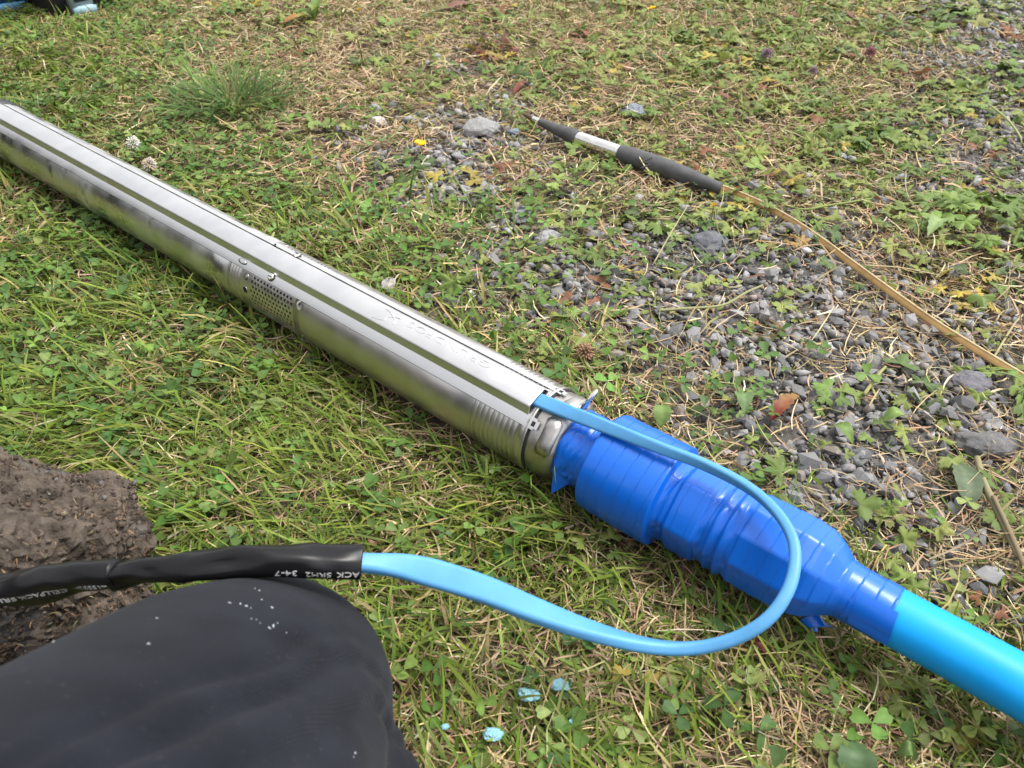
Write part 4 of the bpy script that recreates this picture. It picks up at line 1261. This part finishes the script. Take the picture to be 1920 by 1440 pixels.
p0, p1 = at(-70, 34, 0.0), at(78, 14, 0.0)
ex, ey, ln = frame_from(p0, p1)
nb = empty('blue_case', (p0 + p1) / 2 + ey * 0.13)
tag(nb, 'low navy blue plastic case with a pale blue bottom edge beside the black tool case', 'case')
c = (p0 + p1) / 2 + ey * 0.13
mk('body', *box(c + ZX * 0.062, ex, ey, ZX, ln / 2, 0.125, 0.048, 0.01), M_navy, nb)
mk('bottom_edge', *box(c + ZX * 0.012, ex, ey, ZX, ln / 2 + 0.008, 0.133, 0.010, 0.004), M_skyblue, nb)
mk('lid', *box(c + ZX * 0.128, ex, ey, ZX, ln / 2 + 0.006, 0.131, 0.016, 0.006), M_navy, nb)
mk('side_stripe', *box(c + ZX * 0.075 - ey * 0.126, ex, ey, ZX, ln / 2 - 0.02, 0.003, 0.010, 0.001), M_skyblue, nb)
mk('handle', *tube(crom([c + ZX * .135 - ex * .06, c + ZX * .165 - ex * .05, c + ZX * .17, c + ZX * .165 + ex * .05, c + ZX * .135 + ex * .06], 6), 0.008, 10), M_navy, nb)


# ================================================================== FLOWERS, LEAVES, SCRAPS
def colmesh(name, parts, mat_, parent=None, loc=None):
    V, Fc, Cc, k = [], [], [], 0
    for v, f_, c in parts:
        v = np.asarray(v); V.append(v); Fc += [tuple(i + k for i in q) for q in f_]; k += len(v)
        c = np.asarray(c, float); Cc.append(np.tile(c, (len(v), 1)) if c.ndim == 1 else c)
    return mk(name, np.concatenate(V), Fc, mat_, parent, col=np.concatenate(Cc), loc=loc)


def petal_parts(c, R_, n_, tilt, color, wide=0.5):
    out = []
    for k in range(n_):
        a = k * 2 * math.pi / n_ + rng.normal(0, 0.12)
        d = np.array([math.cos(a), math.sin(a), 0]); t2 = np.array([-d[1], d[0], 0])
        tl = tilt + rng.normal(0, 0.2)
        V = []
        for r_, w_ in ((0.1, 0.12), (0.55, wide), (0.9, wide * 0.85), (1.0, wide * 0.3)):
            p_ = c + R_ * r_ * (d * math.cos(tl) + np.array([0, 0, 1]) * math.sin(tl)) + np.array([0, 0, 0.12 * R_ * r_])
            V += [p_ - t2 * w_ * R_, p_ + np.array([0, 0, -0.10 * R_]), p_ + t2 * w_ * R_]
        out.append((np.array(V), grid_faces(4, 3, closed=False), np.array(color) * rng.uniform(0.9, 1.1)))
    return out


def stem_parts(p0, p1, r_, color, bow=0.01):
    mid = (np.asarray(p0) + np.asarray(p1)) / 2 + np.array([rng.normal(0, bow), rng.normal(0, bow), bow])
    P_ = crom([p0, mid, p1], 6)
    v, f_ = tube(P_, r_, 6)
    return [(v, f_, np.array(color))]


for u, v, R_, hz, lab in [(788, 272, .0125, .030, 'open yellow buttercup left of the flat grey stone'), (1222, 16, .012, .04, 'yellow buttercup at the far top edge of the grass'),
                          (672, 20, .006, .03, 'tiny yellow buttercup bud far behind the pump'), (1338, 388, .0065, .042, 'closed yellow buttercup bud on a stem near the tan cord'),
                          (1357, 528, .0045, .012, 'fading yellow bud on a creeping stem in the gravel')]:
    c = at(u, v, hz); base = np.array([c[0] + rng.normal(0, 0.006), c[1] - 0.012, 0.0])
    fl_ = empty('buttercup_flower', base); tag(fl_, lab, 'flower')
    closed = R_ < 0.008
    colmesh('petals', petal_parts(c, R_, 5, 1.25 if closed else 0.5, (0.80, 0.50, 0.01), 0.55), M_petal, fl_)
    colmesh('flower_stem', stem_parts(base, c, 0.0009, (0.14, 0.17, 0.05), 0.004), M_leaf, fl_)

for u, v, R_, hz, colr, lab in [(250, 268, .0125, .035, (0.72, 0.72, 0.62), 'white clover flower behind the pump motor'), (280, 308, .0125, .03, (0.66, 0.58, 0.52), 'pinkish white clover flower against the pump motor'),
                                (1098, 660, .0125, .02, (0.40, 0.22, 0.15), 'withered brown clover flower beside the ribbed pump end'), (1632, 98, .0135, .03, (0.34, 0.14, 0.17), 'pink clover flower in the far weeds'),
                                (1438, 100, .0125, .03, (0.30, 0.19, 0.26), 'pale purple clover flower in the far straw'), (1525, 132, .010, .03, (0.32, 0.22, 0.27), 'small mauve clover flower below the far straw'),
                                (157, 178, .0045, .03, (0.62, 0.60, 0.50), 'tiny white clover bud left of the long grass tuft')]:
    c = at(u, v, hz); base = np.array([c[0], c[1] + 0.004, 0.0])
    fl_ = empty('clover_flower', base); tag(fl_, lab, 'flower')
    parts = []
    nF = 64 if R_ > .006 else 14
    for k in range(nF):
        z_ = 1 - 1.5 * (k + 0.5) / nF; a = k * 2.39996
        d = np.array([math.sqrt(max(0, 1 - z_ * z_)) * math.cos(a), math.sqrt(max(0, 1 - z_ * z_)) * math.sin(a), z_])
        p1_ = c + d * R_ * rng.uniform(0.8, 1.1); t1 = np.cross(d, [0.3, 0.2, 1.0]); t1 /= np.linalg.norm(t1); t2 = np.cross(d, t1)
        b_ = c + d * R_ * 0.25; wv_ = R_ * 0.10; p1_ = p1_ + np.array([0, 0, -0.35 * R_ * rng.random() * (1 - z_)])
        V = [b_ + t1 * wv_ * .4, b_ + t2 * wv_ * .4, b_ - t1 * wv_ * .4, b_ - t2 * wv_ * .4, p1_ + t1 * wv_, p1_ + t2 * wv_, p1_ - t1 * wv_, p1_ - t2 * wv_, p1_ + d * wv_]
        shade_ = np.array([0.55] * 4 + [1.0] * 5)[:, None] * np.array(colr) * rng.uniform(0.8, 1.15) + np.array([0.5] * 4 + [0] * 5)[:, None] * np.array([0.05, 0.06, 0.015])
        parts.append((np.array(V), grid_faces(2, 4) + [(4, 5, 8), (5, 6, 8), (6, 7, 8), (7, 4, 8)], shade_))
    colmesh('flower_head', parts, M_petal, fl_)
    colmesh('flower_stem', stem_parts(base, c - ZX * R_ * 0.4, 0.0010, (0.13, 0.17, 0.05), 0.003), M_leaf, fl_)


def broad_leaf(base, tip, width, colr, lift=0.012, curl=0.15, serr=0.0, tint=None, seed=0, shape='ovate'):
    """one leaf from base to tip with midrib fold, wavy edge"""
    r = np.random.default_rng(seed + 900)
    base, tip = np.asarray(base, float), np.asarray(tip, float)
    d = tip - base; L_ = np.linalg.norm(d); d = d / L_
    sdir = np.cross([0, 0, 1.0], d); sdir /= np.linalg.norm(sdir); up = np.cross(d, sdir)
    V, Cc = [], []
    n_ = 12
    for i in range(n_ + 1):
        t_ = i / n_
        if shape == 'ovate': wd = math.sin(math.pi * min(1, t_ ** 0.75)) ** 0.8
        elif shape == 'long': wd = math.sin(math.pi * (t_ ** 0.9)) ** 0.55 * (0.55 + 0.45 * t_)
        else: wd = math.sin(math.pi * t_) ** 0.5 * (1.0 if i % 2 else 0.62)
        wd = max(wd, 0.04) * width / 2 * (1 + serr * ((-1) ** i))
        c = base + d * L_ * t_ + up * lift * math.sin(math.pi * t_) + up * (-curl) * L_ * t_ * t_ * 0.3
        for q_ in (-1, -0.5, 0, 0.5, 1):
            V.append(c + sdir * wd * q_ + up * (abs(q_) * wd * 0.28 + r.normal(0, 0.03) * width * abs(q_)))
            cc = np.array(colr) * (1.22 if q_ == 0 else 1.0) * r.uniform(0.9, 1.1)
            if tint is not None:
                m_ = np.clip(t_ * 1.3 - 0.15 + r.normal(0, 0.15), 0, 1); cc = cc * (1 - m_) + np.array(tint) * m_
            Cc.append(cc)
    return np.array(V), grid_faces(n_ + 1, 5, closed=False), np.array(Cc)


def lone_leaf(u0, v0, u1, v1, wpx, colr, lab, z0=0.010, z1=0.014, cat='leaf', name='leaf', **kw):
    a, b_ = at(u0, v0, z0), at(u1, v1, z1)
    wd = wpx * project(*a)[2] / F
    o = colmesh(name, [broad_leaf(a, b_, wd, colr, **kw)], M_leaf, loc=(a[0], a[1], 0.0))
    return tag(o, lab, cat)


lone_leaf(1442, 790, 1500, 738, 27, (0.17, 0.028, 0.024), 'red and yellow autumn leaf lying on the gravel', tint=(0.26, 0.165, 0.05), seed=1, serr=0.16)
lone_leaf(1818, 950, 1790, 862, 52, (0.10, 0.135, 0.075), 'broad dull green leaf lying beside the long dry stem', z0=.010, z1=.012, seed=2, serr=0.06)
lone_leaf(1600, 1470, 1592, 1384, 72, (0.075, 0.125, 0.055), 'dark wrinkled green leaf at the near grass edge', z0=.014, z1=.020, seed=3, serr=0.05)
lone_leaf(1240, 800, 1238, 758, 34, (0.14, 0.21, 0.06), 'heart shaped green leaf behind the blue taped coupling', z0=.016, z1=.022, seed=4)
lone_leaf(1395, 1204, 1445, 1232, 22, (0.10, 0.025, 0.018), 'curled dark red leaf beside the cable loop', seed=5)
lone_leaf(962, 178, 995, 152, 14, (0.16, 0.045, 0.03), 'dark red curled leaf behind the probe tip', seed=6)
lone_leaf(1765, 410, 1740, 440, 30, (0.20, 0.28, 0.11), 'pale green toothed leaf at the edge of the right weed clump', z0=.02, z1=.022, seed=7, serr=0.12)
lone_leaf(1655, 790, 1700, 782, 26, (0.17, 0.25, 0.07), 'small oval green leaf on the gravel near the dark flat stone', z0=.016, z1=.02, seed=8)
lone_leaf(1558, 800, 1600, 832, 30, (0.13, 0.20, 0.05), 'folded green leaf right of the red leaf', z0=.014, z1=.018, seed=9)
lone_leaf(1388, 738, 1396, 776, 34, (0.12, 0.19, 0.075), 'dull green leaf left of the red leaf', z0=.012, z1=.014, seed=10)
lone_leaf(1290, 1040, 1324, 1066, 18, (0.10, 0.16, 0.04), 'small clover coloured leaf under the taped coupling', z0=.012, z1=.012, seed=12)
lone_leaf(1680, 1412, 1712, 1420, 30, (0.12, 0.19, 0.06), 'oval green leaf right of the dark wrinkled leaf', z0=.016, z1=.016, seed=13)
lone_leaf(1120, 765, 1100, 700, 12, (0.15, 0.21, 0.05), 'upright grass blade behind the lifting eye', z0=.012, z1=.05, seed=14, shape='long')
lone_leaf(835, 20, 895, 8, 26, (0.19, 0.095, 0.07), 'reddish brown dead leaf at the far top edge', z0=.01, z1=.012, seed=15)


def rosette(name, u, v, specs, lab, cat='plant'):
    """plant with several separate leaves: specs = (du, dv, width px, colour, shape, tint, height)"""
    c = at(u, v, 0.004); o = empty(name, (c[0], c[1], 0.0)); tag(o, lab, cat)
    for i, (du, dv, wpx, colr, shp, tint, hz) in enumerate(specs):
        b_ = at(u + du, v + dv, hz); wd = wpx * project(*b_)[2] / F
        colmesh('leaf', [broad_leaf(c + ZX * 0.004, b_, wd, colr, lift=0.012, seed=int(u + 7 * i), shape=shp, tint=tint, serr=0.06)], M_leaf, o)
    return o


G1, G2, G3 = (0.115, 0.18, 0.04), (0.16, 0.22, 0.05), (0.085, 0.14, 0.04)
rosette('plantain_plant', 590, 38, [(-62, 4, 26, (0.24, 0.26, 0.04), 'ovate', (0.30, 0.10, 0.04), .02), (-20, -34, 22, G2, 'ovate', None, .05), (26, -32, 26, G2, 'ovate', None, .05), (-44, -18, 16, G1, 'ovate', None, .03), (10, -58, 18, G1, 'ovate', None, .06)],
        'broad leaved plantain with one yellow leaf far behind the pump')
def palm_clump(name, u, v, n_, spread, size, lab, cols=(G1, G2, G3), hmax=0.045, flat=1.0):
    """low mound of separate lobed leaves"""
    c = at(u, v, 0.0); o = empty(name, (c[0], c[1], 0.0)); tag(o, lab, 'weed')
    for i in range(n_):
        a = rng.uniform(0, 6.28); rr_ = spread * math.sqrt(rng.random())
        tv, tf, tcl = PALMS[rng.integers(0, len(PALMS))]
        hz = 0.008 + hmax * (1 - (rr_ / spread) ** 2) * rng.uniform(0.4, 1.0)
        M = rot(np.array([a + rng.normal(0, 0.5)]), np.array([rng.normal(-0.15, 0.25)]), np.array([rng.normal(0, 0.25)]))[0]
        p_ = np.array([c[0] + rr_ * math.cos(a), c[1] + flat * rr_ * math.sin(a), hz])
        col_ = np.array(cols[rng.integers(0, len(cols))]) * math.exp(rng.normal(0, 0.12))
        colmesh('leaf', [((tv @ M.T) * size * rng.uniform(0.7, 1.2) + p_, tf, tcl[:, None] * col_)], M_leaf, o)
    return o


palm_clump('weed_clump', 1790, 40, 28, .14, .040, 'mound of toothed leaves above the gravel in the far corner', (G1, G3, (0.17, 0.17, 0.05)), .03, .7)
palm_clump('weed_clump', 1850, 430, 64, .115, .029, 'large clump of bright green weeds beside the tan cord', (G1, G2, (0.15, 0.22, 0.05)), .05, 1.0)
palm_clump('dead_weed', 925, 105, 16, .055, .022, 'rust red dying weed in the dry grass behind the probe', ((0.17, 0.07, 0.04), (0.22, 0.11, 0.05), (0.13, 0.05, 0.035), (0.22, 0.20, 0.06)), .05)
palm_clump('dead_weed', 1480, 470, 8, .03, .015, 'orange brown withered weed beside the tan cord', ((0.30, 0.19, 0.06), (0.22, 0.13, 0.05), (0.25, 0.22, 0.07)), .02)
palm_clump('dead_weed', 1800, 555, 8, .035, .017, 'yellowing withered weed below the bright weed clump', ((0.36, 0.28, 0.05), (0.28, 0.17, 0.07)), .015)
palm_clump('weed_clump', 1610, 270, 18, .07, .024, 'patch of lobed green leaves above the middle of the tan cord', (G1, G2, G3), .025)
palm_clump('weed_clump', 1870, 150, 14, .08, .026, 'leafy green weed between the two far gravel patches', (G1, G2), .04)
palm_clump('weed_clump', 1872, 745, 12, .05, .022, 'green weed growing beside the dark smooth stone', (G1, G2), .025)
palm_clump('weed_clump', 1560, 760, 7, .03, .019, 'single small toothed weed right of the red leaf', (G1, G2), .02)
palm_clump('weed_clump', 1705, 975, 9, .035, .015, 'yellowish lobed weed left of the long dry stems', ((0.20, 0.21, 0.06), G2), .025)
palm_clump('weed_clump', 1670, 1145, 9, .04, .017, 'round leaved green weed just above the cyan pipe', (G2, (0.16, 0.24, 0.06)), .025)
palm_clump('weed_clump', 1030, 370, 9, .05, .023, 'upright lobed weed in front of the probe ferrule', (G2, (0.20, 0.26, 0.07)), .05)
palm_clump('weed_clump', 1230, 450, 8, .035, .018, 'pale lobed weed beside the small white pebble', (G2, (0.20, 0.25, 0.09)), .03)

# tuft of long grass
c = at(440, 205, 0.0)
acc = Acc(); n = 420
bx, by = c[0] + rng.normal(0, 0.045, n), c[1] + rng.normal(0, 0.040, n)
hd = np.arctan2(by - c[1], bx - c[0]) + rng.normal(0, 0.7, n)
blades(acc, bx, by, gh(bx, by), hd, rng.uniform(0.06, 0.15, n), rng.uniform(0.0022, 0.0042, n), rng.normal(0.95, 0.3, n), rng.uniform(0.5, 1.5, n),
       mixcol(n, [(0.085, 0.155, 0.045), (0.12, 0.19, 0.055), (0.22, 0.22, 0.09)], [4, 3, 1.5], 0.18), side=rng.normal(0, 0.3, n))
tuft = acc.build('grass_tuft', M_grass)
tag(tuft, 'tuft of longer dark green grass behind the pump motor', 'grass tuft')
c = at(905, 400, 0.0)
acc = Acc(); n = 26
bx, by = c[0] + rng.normal(0, 0.03, n), c[1] + rng.normal(0, 0.03, n)
blades(acc, bx, by, gh(bx, by), rng.uniform(0, 6.28, n), rng.uniform(0.05, 0.11, n), rng.uniform(0.003, 0.005, n), rng.normal(0.85, 0.3, n), rng.uniform(0.3, 1.2, n),
       mixcol(n, [(0.12, 0.20, 0.05), (0.16, 0.24, 0.07)], [1, 1], 0.15), side=rng.normal(0, 0.3, n))
tag(acc.build('grass_tuft', M_grass), 'thin spray of single grass blades growing from the gravel', 'grass tuft')


# stems
def stem(way_, r0, r1, colr, lab):
    P_ = crom(np.array([at(*q) for q in way_]), 7)
    v, f_ = tube(P_, np.linspace(r0, r1, len(P_)), 8)
    o = colmesh('plant_stem', [(v, f_, np.array(colr))], M_straw, loc=(P_[0][0], P_[0][1], 0))
    tag(o, lab, 'stem')


stem([(1832, 858, .018), (1845, 905, .020), (1872, 960, .020), (1912, 1045, .016)], .0034, .0040, (0.23, 0.20, 0.115), 'thick dry stem lying over the broad dull leaf')
stem([(1862, 930, .026), (1890, 990, .022), (1925, 1070, .016)], .0022, .0030, (0.19, 0.15, 0.09), 'second dry stem crossing the thick one')
stem([(1235, 582, .016), (1290, 578, .018), (1355, 572, .016), (1400, 548, .018), (1430, 535, .014)], .0020, .0016, (0.24, 0.25, 0.12), 'pale creeping runner across the open gravel')
stem([(1340, 392, .040), (1346, 430, .022), (1365, 470, .010)], .0010, .0012, (0.19, 0.17, 0.09), 'thin stalk below the yellow bud')
stem([(1440, 370, .014), (1500, 392, .016), (1560, 384, .020), (1650, 370, .016)], .0020, .0016, (0.20, 0.24, 0.08), 'green runner just above the start of the tan cord')
stem([(1860, 200, .02), (1890, 225, .03), (1912, 255, .03), (1915, 270, .02)], .0022, .0018, (0.27, 0.30, 0.14), 'pale green runner over the far gravel')
stem([(1620, 740, .012), (1645, 705, .016), (1660, 688, .012)], .0024, .0018, (0.26, 0.25, 0.10), 'short yellow green stalk in the middle of the gravel')
stem([(1620, 497, .030), (1690, 502, .026), (1762, 516, .012)], .0010, .0008, (0.42, 0.35, 0.20), 'long straw stalk leaning on the tan cord')
stem([(1862, 672, .012), (1900, 610, .020), (1918, 590, .016)], .0016, .0012, (0.30, 0.27, 0.15), 'straw stalk beside the lower tan cord')
stem([(1700, 290, .010), (1698, 345, .02), (1704, 372, .03)], .0012, .0006, (0.34, 0.31, 0.18), 'pale seed stalk left of the gravel patch')
stem([(1225, 495, .010), (1262, 430, .03), (1290, 385, .02)], .0012, .0008, (0.33, 0.29, 0.16), 'thin straw leaning over the white pebble')

# pale blue foam scraps
for u, v, wpx, seed, lab in [(990, 1303, 36, 81, 'largest pale blue foam scrap in the near grass'), (1050, 1284, 30, 82, 'torn pale blue foam scrap right of the largest one'), (925, 1376, 34, 83, 'flat pale blue foam scrap nearest the trouser knee'),
                             (835, 1362, 14, 84, 'small pale blue foam crumb left of the flat scrap'), (1073, 1352, 13, 85, 'small pale blue foam crumb right of the flat scrap')]:
    c = at(u, v, 0.022); r_ = wpx / 2 * project(*c)[2] / F
    bm = bmesh.new(); bmesh.ops.create_icosphere(bm, subdivisions=4, radius=1.0)
    V = np.array([q.co[:] for q in bm.verts]); Fc = [tuple(x.index for x in f_.verts) for f_ in bm.faces]; bm.free()
    V = V * (1 + 0.26 * fbm(V * 1.6 + seed, seed, 3) + 0.16 * vn3(V * 9, seed) + 0.10 * vn3(V * 22, seed + 1))[:, None] * np.array([1.1, 0.75, 0.22]) * r_
    o = mk('foam_scrap', V + c, Fc, M_foam, loc=(c[0], c[1], 0.0)); tag(o, lab, 'foam scrap')

# ================================================================== HEDGE BEYOND THE LAWN
acc = Acc()
hx_, hy_, hz_ = [], [], []
n = 9000
tt = rng.random(n); hgt = 2.3 + 0.25 * vn2(tt * 20, tt * 0, 1.0, 80)
arc_ = np.radians(150 + 130 * tt)                    # from the left of the lawn round behind the viewer
rad_ = 6.5 + rng.normal(0, 0.28, n)
hx_ = rad_ * np.cos(arc_); hy_ = 0.6 + rad_ * np.sin(arc_); hz_ = rng.random(n) * hgt
stamp(acc, leaflet, lf_f, rot(rng.uniform(0, 6.28, n), rng.normal(0, 0.8, n), rng.normal(0, 0.8, n)), rng.uniform(0.10, 0.2, n), np.stack([hx_, hy_, hz_], 1),
      mixcol(n, [(0.035, 0.045, 0.018), (0.05, 0.06, 0.022)], [1, 1], 0.2), lf_c)
hb = np.linspace(150, 280, 60); prof_ = [(6.25, 0.0), (6.2, 1.6), (6.35, 2.15), (6.65, 2.15), (6.8, 1.6), (6.75, 0.0)]
Vh = np.array([[r_ * math.cos(math.radians(a)), 0.6 + r_ * math.sin(math.radians(a)), z_] for a in hb for r_, z_ in prof_])
hedge = empty('hedge', (6.5 * math.cos(math.radians(200)), 0.6 + 6.5 * math.sin(math.radians(200)), 0.0))
tag(hedge, 'tall dark clipped hedge round the lawn, mirrored as a dark band in the steel', 'hedge')
mk('branches', Vh, grid_faces(60, 6), M_rodblk, hedge)
hl = acc.build('foliage', M_leaf, hedge); hl.location = -Vector(hedge.location); hl['kind'] = 'stuff'
